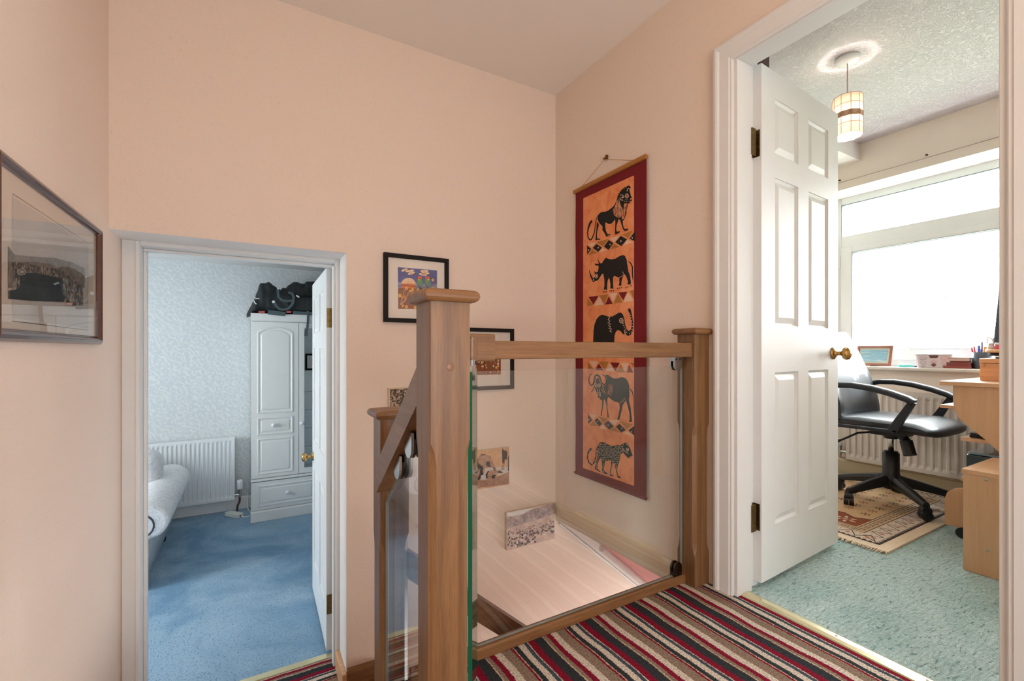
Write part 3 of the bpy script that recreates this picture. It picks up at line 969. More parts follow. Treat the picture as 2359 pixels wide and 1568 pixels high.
for c_ in ((435,1240),(470,1240),(500,1230),(570,1220),(600,1220),(640,1215),(725,1170),(765,1160),(805,1150),(890,1150),(930,1140),(990,1115)): A.ell(c_, 10, 18, 2, 2, 8, rot=.4)
for P_, m_ in (([(135,1335),(340,1318),(238,1495)],5),([(355,1310),(540,1285),(455,1480)],3),([(555,1275),(720,1250),(630,1445)],4),([(740,1250),(920,1235),(835,1410)],5),([(965,1215),(1055,1200),(1050,1390)],3),([(118,1360),(235,1505),(120,1525)],3),([(250,1515),(352,1335),(450,1500)],4),([(470,1495),(545,1325),(625,1475)],5),([(645,1475),(730,1275),(825,1450)],3),([(845,1445),(930,1240),(1040,1415)],4)): A.poly(P_, m_, 2)
# elephant
A.crop = (1340, 690, 9.221)
A.poly([(245,885),(255,650),(275,520),(320,410),(380,340),(440,320),(510,335),(580,365),(650,355),(720,320),(780,280),(840,275),(880,320),(905,400),(925,520),(955,620),(1000,665),(1045,640),(1062,570),(1060,470),(1035,370),(1005,280),(980,180),(1010,200),(1030,170),(1055,250),(1075,360),(1095,470),(1095,570),(1080,680),(1040,750),(990,772),(940,740),(915,690),(910,750),(870,720),(820,660),(770,645),(730,680),(700,760),(695,850),(695,885),(700,1000),(690,1200),(620,1200),(600,1050),(420,1050),(400,1200),(300,1200),(245,1000)], 2, 2)
A.ell((845,445), 46, 56, 4, 3); A.ell((845,445), 32, 42, 2, 4); A.ell((850,445), 18, 24, 4, 5); A.ell((850,445), 8, 12, 2, 6)
A.stroke([(600,370),(565,420),(605,460),(560,490),(615,520),(570,550),(620,580),(580,610),(640,620),(600,670),(640,690)], 15, 4, 3)
for c_ in ((1020,290),(1040,335),(1055,385),(1068,450),(1075,510),(1078,570),(1075,630),(1058,685),(1020,720),(960,700),(945,665),(928,625),(910,585)): A.ell(c_, 9, 12, 4, 3, 8)
A.stroke([(905,645),(925,700),(925,750)], 14, 4, 3); A.stroke([(870,520),(900,490)], 14, 4, 3); A.stroke([(880,555),(912,535)], 14, 4, 3)
for P_, m_ in (([(155,1295),(345,1305),(275,1470)],4),([(360,1310),(575,1320),(490,1500)],3),([(610,1330),(810,1340),(720,1520)],5),([(830,1340),(1000,1345),(935,1530)],4),([(1020,1340),(1120,1345),(1110,1420)],3),([(130,1310),(260,1490),(130,1480)],3),([(295,1490),(365,1350),(460,1505)],5),([(510,1520),(600,1340),(700,1525)],4),([(740,1540),(830,1380),(925,1550)],3),([(955,1545),(1010,1390),(1100,1545)],5)): A.poly(P_, m_, 2)
# buffalo
A.crop = (1340, 840, 9.8)
A.poly([(535,235),(570,225),(620,240),(680,285),(750,310),(830,300),(900,275),(960,285),(1020,330),(1060,400),(1080,500),(1080,700),(1065,800),(1090,900),(1110,980),(1120,1100),(1138,1220),(1130,1295),(1065,1285),(1090,1230),(1080,1100),(1040,930),(1000,800),(970,850),(925,920),(910,1020),(880,1130),(855,1240),(805,1240),(840,1100),(860,980),(850,870),(800,840),(740,830),(680,790),(620,735),(590,740),(580,800),(585,950),(605,1110),(610,1190),(585,1190),(580,1080),(560,920),(545,840),(515,765),(500,800),(490,930),(465,1050),(455,1150),(430,1145),(435,1070),(460,950),(465,810),(430,790),(400,750),(350,720),(345,640),(320,580),(295,510),(250,600),(215,635),(220,590),(270,500),(300,440),(320,350),(345,290),(390,300),(420,370),(450,440),(490,480),(520,480),(560,440),(575,380),(570,310)], 2, 2)
A.stroke([(245,200),(195,230),(165,300),(170,400),(215,470),(260,440),(290,360),(300,260),(350,225),(400,260),(430,340),(460,420),(515,450),(555,420),(560,340),(530,260),(460,210)], [20,22,24,26,28,36,40,44,46,44,40,40,44,36,28,22,16], 2, 3)
for c_ in ((330,470),(400,465)): A.ell(c_, 30, 46, 4, 4); A.ell(c_, 20, 34, 2, 5); A.ell(c_, 10, 16, 4, 6)
A.stroke([(350,540),(365,600),(350,650)], 10, 4, 4); A.stroke([(405,540),(400,610),(440,640)], 10, 4, 4); A.ell((392,680), 42, 55, 4, 4); A.ell((392,668), 34, 30, 2, 5); A.ell((392,720), 26, 22, 2, 5); A.ell((375,670), 8, 8, 4, 6); A.ell((412,670), 8, 8, 4, 6)
for P_ in ([(610,440),(630,520),(590,660)],[(645,440),(660,540),(610,670)],[(680,440),(690,560),(650,690)],[(470,490),(545,660)],[(450,540),(500,640)],[(860,850),(930,820),(985,745)],[(270,510),(235,580)]): A.stroke(P_, 11, 1, 3)
A.stroke([(310,430),(330,320),(360,270),(400,310),(430,400),(470,450)], 10, 1, 4); A.stroke([(455,330),(475,400),(515,415),(535,350)], 12, 1, 4)
A.stroke([(1095,540),(1140,600),(1170,720),(1175,900),(1180,1160)], [20,26,14,9,4], 2, 2)
for P_ in ([(150,1115),(245,1250),(150,1335)],[(350,1195),(465,1330),(395,1390),(295,1260)],[(600,1262),(728,1390),(625,1465),(505,1330)],[(855,1330),(1000,1470),(895,1532),(775,1395)],[(1190,1378),(1055,1475),(1190,1600)]): A.poly(P_, 2, 2)
for c_ in ((172,1235),(358,1275),(600,1360),(908,1430),(1130,1505)): A.ell(c_, 12, 16, 4, 3, 10)
for P_ in ([(180,1100),(345,1140),(265,1235)],[(610,1240),(850,1245),(745,1370)],[(405,1435),(475,1345),(580,1460)],[(950,1545),(1015,1500),(1180,1610)]): A.poly(P_, 4, 2)
for P_ in ([(370,1155),(595,1225),(485,1310)],[(860,1275),(1160,1345),(1030,1450)],[(175,1365),(270,1265),(375,1390)],[(650,1475),(740,1400),(850,1530)]): A.poly(P_, 3, 2)
# leopard
A.crop = (1330, 940, 7.467)
leo = [(355,640),(385,590),(430,575),(490,600),(560,640),(620,648),(680,635),(740,640),(790,605),(815,600),(840,590),(870,590),(875,640),(910,680),(930,750),(950,800),(950,825),(905,830),(900,865),(870,850),(830,810),(790,760),(750,790),(735,850),(720,920),(700,980),(685,1050),(700,1150),(750,1190),(745,1200),(695,1195),(680,1130),(660,1040),(645,960),(625,930),(600,1000),(580,1070),(580,1130),(640,1170),(560,1160),(565,1080),(580,980),(580,890),(520,905),(480,900),(475,960),(455,1040),(470,1080),(520,1120),(520,1140),(430,1110),(425,1050),(430,960),(410,850),(380,880),(350,960),(345,1040),(400,1085),(395,1100),(300,1040),(320,960),(340,860),(350,760)]
A.poly(leo, 2, 2)
A.stroke([(355,650),(330,720),(315,850),(290,930),(250,975),(200,930),(175,850),(190,750),(240,690)], [12,16,20,24,26,24,24,30,44], 2, 2)
def inside(p, poly):
    r_ = False
    for i in range(len(poly)):
        (x1, y1_), (x2, y2_) = poly[i], poly[i - 1]
        if (y1_ > p[1]) != (y2_ > p[1]) and p[0] < (x2 - x1) * (p[1] - y1_) / (y2_ - y1_) + x1: r_ = not r_
    return r_
for i in range(26):
    for j in range(16):
        p = (310 + i * 25 + (j % 2) * 12 + random.uniform(-4, 4), 590 + j * 36 + random.uniform(-6, 6))
        if all(inside((p[0] + a, p[1] + b_), leo) for a, b_ in ((0, 16), (0, -16), (8, 0), (-8, 0))) and p[0] < 800:
            A.ell(p, 5, 14, 4, 3, 7)
for c_ in ((215,720),(190,800),(190,870),(220,930),(262,955),(300,900),(318,820),(330,740)): A.ell(c_, 5, 12, 4, 3, 7)
A.ell((865,710), 26, 30, 4, 3); A.ell((865,710), 17, 20, 2, 4); A.ell((865,710), 8, 10, 4, 5); A.ell((855,615), 12, 20, 4, 3); A.ell((855,615), 7, 12, 2, 4)
A.stroke([(770,700),(830,745),(880,780)], 9, 4, 3)
A.b.build('cloth', [RED, ORG, INK, TAN2, OFF, MAR, BRN], bt).location = (-XR, -1.70, -1.0)
MB().box(XH - .0001 + .0006, XH + 0.004, y0 + .001, y1 - .001, z0 + .001, z1).build('backing', RED, bt).location = (-XR, -1.70, -1.0)
rd_ = MB().tube([(XH - .003, y0 - .004, z1 + .008), (XH - .003, y1 + .006, z1 + .003)], .011, 12).build('rod', TAN2, bt); rd_.location = (-XR, -1.70, -1.0)
rd_ = MB().tube([(XH - .001, y0 - .002, z0 - .004), (XH - .001, y1 + .002, z0 - .004)], .008, 12).build('rod', RED, bt); rd_.location = (-XR, -1.70, -1.0)
cd_ = MB().tube([(XH - .003, 1.505, z1 + .01), (XH - .004, 1.716, 1.845)], .0016, 6).tube([(XH - .004, 1.716, 1.845), (XH - .003, 1.905, z1 + .01)], .0016, 6).build('cord', plain('string', (196, 160, 120), .8), bt); cd_.location = (-XR, -1.70, -1.0)
nl_ = MB().tube([(XR, 1.716, 1.852), (XH - .012, 1.716, 1.846)], [.003, .005], 8).obox((XR - .008, 1.716, 1.856), .01, .012, .022, Matrix.Identity(3)).build('hook', OLDBRASS, bt); nl_.location = (-XR, -1.70, -1.0)


# ---- framed prints on the back wall
def framed(X0, X1, Z0, Z1, fw, label, fmat=BLACKW, group=None, dep=.022):
    t = empty('framed_picture', ((X0 + X1) / 2, YB, (Z0 + Z1) / 2), 0, label, 'picture')
    off = (-(X0 + X1) / 2, -YB, -(Z0 + Z1) / 2)
    b = MB()
    b.box(X0, X1, YB - dep, YB, Z0, Z0 + fw); b.box(X0, X1, YB - dep, YB, Z1 - fw, Z1)
    b.box(X0, X0 + fw, YB - dep, YB, Z0 + fw, Z1 - fw); b.box(X1 - fw, X1, YB - dep, YB, Z0 + fw, Z1 - fw)
    o = b.build('frame', fmat, t, bevel=.001); o.location = off
    o = MB().box(X0 + fw, X1 - fw, YB - dep * .45, YB - .002, Z0 + fw, Z1 - fw).build('mount', MATW, t); o.location = off
    o = MB().box(X0 + fw, X1 - fw, YB - dep * .75, YB - dep * .75 + .0015, Z0 + fw, Z1 - fw).build('glazing', PGLASS, t); o.location = off
    return t, off, YB - dep * .45

xa, zt = ony(884.6, 580.2, YB - .02); xb, _ = ony(1034, 596, YB - .02); _, zb_ = ony(885, 741, YB - .02)
t1, off, yp = framed(xa, xb, zb_, zt, 0.020, 'black square frame with a print of two green birds, upper picture on back wall')
A = Art('y', yp - .0004, -1, (880, 570, 8.7125))
C_ = [plain('print_blue', (62, 76, 150), .6, var=.3, vs=30), plain('print_greyblue', (128, 138, 168), .6), photo_noise('print_brown', [(0.35, (110, 52, 28)), (.5, (150, 78, 34)), (.65, (96, 84, 34))], scale=60), plain('print_cream', (240, 214, 176), .6), plain('print_orange', (218, 112, 34), .6), plain('print_green', (92, 150, 40), .6), plain('print_teal', (70, 130, 140), .6), plain('print_red', (240, 82, 48), .6), plain('print_yellow', (244, 190, 74), .6), plain('print_dark', (40, 30, 40), .6), plain('print_purple', (92, 44, 80), .6)]
A.poly([(317,392),(1105,458),(1105,1238),(325,1230)], 0, 0)
A.poly([(320,690),(1105,735),(1105,850),(320,810)], 1, 1)
A.poly([(322,812),(700,812),(1105,850),(1105,1238),(325,1230)], 2, 1)
A.poly([(385,720)] + [(530 + 148 * math.cos(math.pi + k * math.pi / 12), 750 + 142 * math.sin(math.pi + k * math.pi / 12)) for k in range(1, 12)] + [(680,735)], 3, 2)
A.poly([(385,720),(680,735),(680,820),(385,812)], 4, 2)
for k in range(9): A.stroke([(530, 745), (530 + 138 * math.cos(math.pi + .3 + k * .32), 750 + 132 * math.sin(math.pi + .3 + k * .32))], 5, 4, 3)
for (x, y, ln, a) in ((450,450,70,-.35),(560,470,85,-.15),(590,515,75,-.3),(850,470,85,.0),(870,512,85,.05),(820,540,85,.15)):
    A.ell((x, y), ln, 24, 3, 2, 12, rot=a)
    A.ell((x, y), ln * .4, 7, 4, 3, 8, rot=a)
A.stroke([(330,570),(420,535),(560,550),(680,545),(740,520)], 10, 10, 1); A.stroke([(320,770),(450,755),(620,780),(800,800),(950,790),(1060,740)], 12, 10, 4)
A.stroke([(980,760),(1040,700),(1060,660)], 12, 10, 3)
for bx, fl in ((760, 1), (915, -1)):
    A.ell((bx, 690), 52, 78, 5, 5, 16, rot=-.3 if fl > 0 else -.25); A.ell((bx + 30, 740), 26, 70, 6, 6, 12, rot=-.1)
    A.ell((bx - 5, 605), 46, 30, 7, 5, 14); A.stroke([(bx - 40 * fl, 615), (bx + 45 * fl * -1, 612), (bx - 105 * fl if fl > 0 else bx + 105, 605)], [10, 14, 3], 9, 7)
    A.ell((bx - 25 if fl > 0 else bx + 15, 640), 22, 14, 8, 6); A.stroke([(bx + 20, 770), (bx + 40, 880)], 22, 9, 4)
    A.stroke([(bx - 50, 720), (bx, 800), (bx + 30, 860)], [8, 22, 16], 9, 4)
for (x, y, r_) in ((490,820,30),(610,845,28),(560,875,22),(715,840,20),(760,885,26),(360,965,32),(455,1000,34),(525,1050,30),(420,1170,24),(490,1190,30),(665,1200,24),(1030,820,24),(1020,650,24)):
    A.ell((x, y), r_, r_ * 1.15, 8 if r_ < 33 else 4, 3, 10); A.ell((x, y), r_ * .45, r_ * .5, 4, 4, 8)
for q in ([(370,1140),(440,900),(450,840)],[(380,1150),(480,1050),(530,900)],[(370,1150),(520,1000),(620,880)],[(400,1080),(395,980)]): A.stroke(q, 6, 3, 2)
A.b.build('print', C_, t1).location = off

xa2, zt2 = ony(1084.5, 757.5, YB - .02); xb2, _ = ony(1184.5, 759, YB - .02); _, zb2 = ony(1184.5, 895, YB - .02)
wf = xb - xa
t2, off, yp = framed(xb2 - wf, xb2, zb2, zb2 + (zt - zb_), 0.020, 'black square frame with a brown flower print, lower down behind the handrail')
A = Art('y', yp - .0004, -1, (1050, 820, 15.68))
x0_, z0_ = ony(1099 - 30, 875, YB); 
aw = (wf * .24)
ax0, ax1 = xb2 - wf + .078, xb2 - .078
az0, az1 = zb2 + .080, zb2 + (zt - zb_) - .080
A.poly([(ax0, az0), (ax1, az0), (ax1, az1), (ax0, az1)], 2, 0, raw=True)
W_, H_ = ax1 - ax0, az1 - az0
A.poly([(ax0, az0 + H_ * .62), (ax1, az0 + H_ * .62), (ax1, az1), (ax0, az1)], 4, 1, raw=True)
A.poly([(ax0 + W_ * .38, az0 + H_ * .42), (ax0 + W_ * .72, az0 + H_ * .42), (ax0 + W_ * .75, az0 + H_ * .8), (ax0 + W_ * .5, az0 + H_ * .88), (ax0 + W_ * .36, az0 + H_ * .7)], 9, 2, raw=True)
random.seed(5)
for k in range(46):
    u, v = random.random(), random.random()
    r_ = random.uniform(.0035, .0075)
    A.ell((ax0 + .008 + u * (W_ - .016), az0 + .008 + v * (H_ * .62)), r_ * random.uniform(.6, 1.2), r_, random.choice((3, 8, 4, 3, 10)), 3 + k * .05, 8, raw=True)
A.b.build('print', C_, t2).location = off


def canvas(X0, X1, Z0, Z1, label, tilt=0.0):
    t = empty('canvas_print', ((X0 + X1) / 2, YB, (Z0 + Z1) / 2), 0, label, 'picture')
    off = (-(X0 + X1) / 2, -YB, -(Z0 + Z1) / 2)
    o = MB().box(X0, X1, YB - .022, YB, Z0, Z1).build('block', plain('canvas_edge', (214, 196, 172), .8), t); o.location = off
    return t, off, YB - .022

# elephant canvas
xr, zT = ony(1172.5, 1029.5, YB - .02); _, zB = ony(1171, 1115, YB - .02); xl, _ = ony(1071, 1040, YB - .02)
t3, off, yp = canvas(xl, xr, zB, zT, 'canvas photo of a drinking elephant and its calf, lower on the stair wall')
A = Art('y', yp - .0006, -1, (1080, 1010, 12.063))
EC = [photo_noise('dry_grass_print', [(.35, (196, 150, 108)), (.65, (214, 172, 128))], scale=30), photo_noise('elephant_hide', [(.35, (128, 92, 72)), (.6, (188, 148, 122))], scale=70), plain('print_black', (34, 28, 26), .6), plain('print_water', (196, 190, 184), .6), photo_noise('mud_print', [(.35, (140, 98, 82)), (.65, (176, 138, 116))], scale=40)]
A.poly([(xl, zB), (xr, zB), (xr, zT), (xl, zT)], 0, 0, raw=True)
A.poly([(0,1180),(500,1150),(800,1060),(1120,920),(1115,1255),(0,1400)], 4, 1)
A.poly([(330,830),(760,800),(900,770),(1110,760),(1110,920),(800,1020),(450,1150),(330,1130)], 3, 2)
A.poly([(180,640),(250,560),(330,440),(470,450),(600,470),(640,580),(680,680),(740,790),(770,900),(760,980),(700,990),(740,960),(720,880),(660,800),(590,790),(520,790),(440,830),(430,930),(400,1000),(330,1020),(310,1130),(160,1160),(160,800)], 1, 3)
A.poly([(350,425),(480,440),(450,460),(330,460),(260,540),(245,650),(290,700),(390,760),(400,820),(370,900),(405,1000),(340,1020),(320,1120),(245,1165),(250,1080),(310,960),(320,860),(200,790),(205,640),(260,540)], 2, 4)
A.poly([(470,640),(580,630),(600,750),(620,790),(520,780),(480,740)], 2, 4); A.poly([(660,790),(700,800),(750,900),(740,970),(700,880)], 2, 4)
A.poly([(470,1000),(520,900),(640,865),(760,890),(800,860),(860,870),(860,950),(780,990),(730,1070),(650,1130),(500,1140)], 1, 5)
A.poly([(470,1000),(530,900),(550,900),(510,1000),(520,1080),(480,1130)], 2, 6); A.poly([(640,1010),(740,1000),(720,1090),(640,1110)], 2, 6)
A.poly([(780,930),(860,880),(960,950),(860,960)], 2, 6)
A.poly([(925,255),(985,340),(1020,310),(1070,380),(1050,600),(1000,560),(985,700),(930,660)], 2, 3)
A.poly([(1090,520),(1115,440),(1112,900),(1080,910),(1090,700)], 2, 3); A.poly([(930,660),(980,690),(985,850),(900,880)], 1, 3)
A.b.build('print', EC, t3).location = off
# herd canvas
xl, _ = ony(1166.5, 1175, YB - .02); xr, zT = ony(1277, 1158, YB - .02); _, zB = ony(1276, 1240, YB - .02)
t4, off, yp = canvas(xl, xr, zB, zT, 'canvas photo of a large herd on a grassy plain, lowest picture near the corner')
A = Art('y', yp - .0006, -1, (1150, 1140, 12.063))
HC_ = [photo_noise('plain_print', [(.3, (176, 152, 140)), (.6, (206, 184, 172))], scale=24), photo_noise('hill_print', [(.35, (126, 112, 116)), (.6, (178, 162, 158))], scale=34), plain('sky_print', (212, 208, 206), .6), plain('animal_print', (98, 84, 88), .6), plain('animal_dark_print', (66, 56, 60), .6)]
A.poly([(xl, zB), (xr, zB), (xr, zT), (xl, zT)], 0, 0, raw=True)
H_, W_ = zT - zB, xr - xl
A.poly([(xl, zT - H_ * .12), (xl + W_ * .3, zT - H_ * .14), (xl + W_ * .55, zT - H_ * .04), (xr, zT), (xr, zT - H_ * .30), (xl + W_ * .6, zT - H_ * .36), (xl, zT - H_ * .42)], 1, 1, raw=True)
A.poly([(xl, zT), (xl + W_ * .55, zT), (xl + W_ * .3, zT - H_ * .12), (xl, zT - H_ * .1)], 2, 2, raw=True)
random.seed(11)
for k in range(230):
    v = random.random() ** .8; u = random.random()
    z = zB + H_ * (.04 + .5 * v)
    if z < zB + H_ * .18 and u > .6: continue
    s_ = .0022 + .0055 * (1 - v)
    A.ell((xl + W_ * (.02 + .95 * u), z), s_ * random.uniform(.7, 1.7), s_ * random.uniform(.6, 1.2), random.choice((3, 4, 3, 2)), 3 + k * .01, 7, raw=True, rot=random.uniform(-.5, .5))
A.b.build('print', HC_, t4).location = off
# third canvas partly behind the newel posts
xl, zT = ony(895.5, 894.5, YB - .02)
t5, off, yp = canvas(xl, xl + W_, zT - H_ * 1.0, zT, 'canvas photo of tangled branches, partly hidden behind the sloping handrail')
b = MB(); b.add([(xl + .004, yp - .0006, zT - H_), (xl + W_, yp - .0006, zT - H_), (xl + W_, yp - .0006, zT - .003), (xl + .004, yp - .0006, zT - .003)], [(0, 1, 2, 3)])
b.build('print', photo_noise('branches_print', [(.40, (34, 26, 20)), (.49, (96, 72, 44)), (.55, (214, 190, 160)), (.62, (60, 40, 26))], (1, 1, 1.2), 48, 6, 1.4), t5).location = off

# ---- framed photograph on the left wall
t6 = empty('framed_picture', (XL, 1.62, 1.11), 0, 'mahogany framed dark old photograph on the left wall', 'picture')
off = (-XL, -1.62, -1.11)
PY0, PY1, PZ0, PZ1, FW = 1.268, 2.005, 0.918, 1.302, 0.026
b = MB()
pf = [(0, 0), (0, .012), (.006, .018), (.013, .020), (.019, .016), (.022, .010), (FW, .008), (FW, 0)]
rings = []
for (yy, zz, dy, dz) in ((PY0, PZ0, 1, 1), (PY1, PZ0, -1, 1), (PY1, PZ1, -1, -1), (PY0, PZ1, 1, -1), (PY0, PZ0, 1, 1)):
    rings.append([(XL + h, yy + dy * u, zz + dz * u) for u, h in pf])
b.loft(rings, 0, False, cap=False)
b.build('frame', MAHOG, t6, merge=True, bevel=.001).location = off
MB().box(XL, XL + .005, PY0 + FW - .002, PY1 - FW + .002, PZ0 + FW - .002, PZ1 - FW + .002).build('mount', plain('cream_mount', (222, 206, 190), .8), t6).location = off
MB().box(XL + .007, XL + .0085, PY0 + FW, PY1 - FW, PZ0 + FW, PZ1 - FW).build('glazing', PGLASS, t6).location = off
A = Art('x', XL + .0055, 1, (0, 480, 4.9))
OP = [plain('old_photo_sky', (196, 184, 174), .6, var=.06), photo_noise('old_photo_crowd', [(.38, (26, 24, 23)), (.48, (74, 64, 56)), (.57, (176, 158, 140))], (1, 1, 1.0), 55, 6, 1.0), photo_noise('old_photo_dark', [(.4, (18, 20, 20)), (.6, (44, 50, 48))], scale=20), plain('ink_line', (40, 30, 28), .6), photo_noise('old_photo_building', [(.35, (96, 84, 74)), (.65, (160, 144, 128))], scale=34)]
A.poly([(1.371, 0.968), (1.893, 0.968), (1.893, 1.228), (1.371, 1.228)], 0, 0, raw=True)
for seg_ in (((1.371, .962), (1.893, .962)), ((1.371, 1.234), (1.893, 1.234)), ((1.893, .962), (1.893, 1.234))):
    A.stroke(list(seg_), .0018, 3, 1, raw=True)
A.poly([(90,420),(160,520),(330,540),(630,560),(820,610),(960,680),(960,900),(90,900)], 4, 1)
A.poly([(100,620),(200,600),(420,650),(700,690),(820,800),(940,860),(935,1095),(810,1095),(800,1065),(380,1045),(90,1020),(90,930),(160,900),(150,700)], 1, 2)
A.poly([(220,720),(420,730),(700,790),(720,1050),(380,1045),(110,1020),(100,940),(220,900)], 2, 3)
A.ell((235, 715), 50, 38, 0, 4); A.ell((235, 715), 42, 31, 2, 5)
for k in range(4): A.stroke([(235 + 46 * math.cos(k * .785), 715 + 35 * math.sin(k * .785)), (235 - 46 * math.cos(k * .785), 715 - 35 * math.sin(k * .785))], 6, 0, 6)
A.b.build('print', OP, t6).location = off


# ------------------------------------------------------------------ bedroom furniture
def radiator(x0, x1, yb, z0, z1, label, mat, axis='y', n=None):
    """convector panel; built along local x, front facing -y"""
    t = empty('radiator', (0, 0, 0), 0, label, 'radiator')
    n = n or int((x1 - x0) / 0.034)
    b = MB()
    d0, yf = 0.0, yb - 0.075
    pts = [(x0, yf)]
    pw = (x1 - x0 - .03) / n
    xs = x0 + .015
    pts.append((xs, yf))
    for k in range(n):
        a = xs + k * pw
        pts += [(a + pw * .12, yf), (a + pw * .3, yf + .009), (a + pw * .7, yf + .009), (a + pw * .88, yf)]
    pts += [(x1 - .015, yf), (x1, yf)]
    zin0, zin1 = z0 + .035, z1 - .035
    prof = lambda f: [(x, yf + (y - yf) * f) for x, y in pts]
    rings = []
    for z, f in ((z0, 0), (z0 + .022, 0), (zin0, .4), (zin0 + .012, 1), (zin1 - .012, 1), (zin1, .4), (z1 - .022, 0), (z1, 0)):
        rings.append([(x, y, z) for x, y in prof(f)])
    b.loft(rings, 0, False, cap=False, close=False)
    b.box(x0, x1, yf + .0095, yf + .018, z0, z1)
    b.build('front_panel', mat, t)
    MB().box(x0 + .003, x1 - .003, yb - .028, yb - .014, z0 + .004, z1 - .004).build('back_panel', mat, t)
    g = MB()
    g.box(x0, x0 + .003, yf + .004, yb - .02, z0 + .004, z1 + .003); g.box(x1 - .003, x1, yf + .004, yb - .02, z0 + .004, z1 + .003)
    m_ = int((x1 - x0) / .012)
    for k in range(m_):
        g.box(x0 + .004 + k * .012, x0 + .011 + k * .012, yf + .012, yb - .026, z1 - .003, z1 + .002)
    g.build('top_grille', mat, t)
    return t

rb = radiator(-1.25, -0.128, 5.16, -0.53, 0.066, 'white panel radiator on the far bedroom wall behind the white sofa', RADM)
for z in (-.40, -.06):
    MB().box(-.7, -.66, 5.132, 5.178, z - .04, z + .04).build('bracket', RADM, rb)
v = MB().tube([(-.128, 5.10, -.49), (-.085, 5.10, -.49)], .011, 10).tube([(-.085, 5.10, -.515), (-.085, 5.10, -.44)], .013, 10)
v.build('valve', CHROME, rb)
MB().lathe([(0, .09), (.022, .09), (.026, .08), (.029, .01), (.024, 0), (0, 0)], (-.085, 5.10, -.44), 18).build('thermostat_head', WHITEU, rb)
MB().tube([(-.085, 5.10, -.51), (-.088, 5.10, -.56), (-.105, 5.105, -.60), (-.108, 5.105, -.649)], .009, 10).build('pipe', plain('brown_pipe', (92, 62, 52), .4, .3), rb)

# wardrobe
WX0, WX1, WF, WBK, WT = 0.008, 1.17, 4.685, 5.155, 1.232
wd = empty('wardrobe', (0.6, 4.9, ZL), 0, 'tall white wardrobe with arched panel doors and a mirrored middle door', 'wardrobe')
off = (-0.6, -4.9, -ZL)
def wpart(mb, name, mat=WARD, par=wd, **k):
    o = mb.build(name, mat, par, **k)
    if par is wd: o.location = off
    return o
b = MB(); b.box(WX0, WX1, WF + .02, WBK, ZL + .1, WT - .07)
wpart(b, 'carcass')
b = MB(); b.prism([(WF - .004, ZL), (WF - .004, ZL + .085), (WF + .006, ZL + .10), (WBK, ZL + .10), (WBK, ZL)], 'x', WX0 - .004, WX1 + .004); wpart(b, 'plinth', bevel=.002)
b = MB(); b.prism([(WF + .004, WT - .072), (WF - .004, WT - .06), (WF - .004, WT), (WBK, WT), (WBK, WT - .072)], 'x', WX0 - .004, WX1 + .004); wpart(b, 'cornice', bevel=.002)
def raised(b, x0, x1, z0, z1, y, arch=0.0, h=.006):
    """raised and fielded panel lines on the plane y (front -y)"""
    def outline(i):
        pts = [(x0 + i, z0 + i), (x1 - i, z0 + i)]
        if arch:
            n = 14
            for k in range(n + 1):
                u = k / n
                x = x1 - i - u * (x1 - x0 - 2 * i)
                pts.append((x, z1 - i - arch + arch * math.sin(math.pi * u) ** .8))
        else:
            pts += [(x1 - i, z1 - i), (x0 + i, z1 - i)]
        return pts
    lv = [(0, 0), (.004, h), (.012, h), (.018, .001), (.030, .001), (.036, h * .8), (.040, h * .8)]
    rings = [[(x, y - d, z) for x, z in outline(i)] for i, d in lv]
    b.loft(rings, 0, False, cap=False)
    b.add(rings[-1], [list(range(len(rings[-1])))], 0)
dw = (WX1 - WX0) / 3
for k in range(3):
    x0, x1 = WX0 + k * dw + .002, WX0 + (k + 1) * dw - .002
    zb0, zt0 = -.257, WT - .077
    b = MB(); b.box(x0, x1, WF, WF + .018, zb0, zt0)
    if k != 1:
        raised(b, x0 + .045, x1 - .045, .325, zt0 - .04, WF, .05)
        raised(b, x0 + .045, x1 - .045, .13, .29, WF)
        raised(b, x0 + .045, x1 - .045, zb0 + .03, .10, WF)
    d_ = wpart(b, 'door')
    if k == 1:
        b = MB(); b.box(x0 + .046, x1 - .046, WF - .002, WF, zb0 + .05, zt0 - .05); b.build('mirror', MIRROR, d_)
    kx = x1 - .21 if k == 0 else x0 + .21 if k == 2 else x0 + .022
    b = MB().lathe([(0, 0), (.010, 0), (.008, -.010), (.010, -.014), (.017, -.020), (.018, -.027), (.012, -.033), (0, -.035)], (kx, WF - .001, .215), 20, 0, 'y')
    b.build('knob', WHITEU, d_)
b = MB(); b.prism([(WF + .02, -.262), (WF - .006, -.266), (WF - .008, -.282), (WF + .002, -.290), (WF + .02, -.29)], 'x', WX0 - .003, WX1 + .003); wpart(b, 'rail_moulding', smooth=False)
for (x0, x1) in ((WX0 + .002, WX0 + (WX1 - WX0) / 2 - .002), (WX0 + (WX1 - WX0) / 2 + .002, WX1 - .002)):
    b = MB(); b.box(x0, x1, WF, WF + .018, ZL + .104, -.294); raised(b, x0 + .05, x1 - .05, ZL + .135, -.325, WF)
    d_ = wpart(b, 'drawer')
    for q in (.27, .5 - .0, .73):
        if q == .5: 
            b = MB().lathe([(0, 0), (.010, 0), (.008, -.010), (.010, -.014), (.017, -.020), (.018, -.027), (.012, -.033), (0, -.035)], (x0 + (x1 - x0) * q, WF - .001, -.412), 20, 0, 'y')
            b.build('knob', WHITEU, d_)

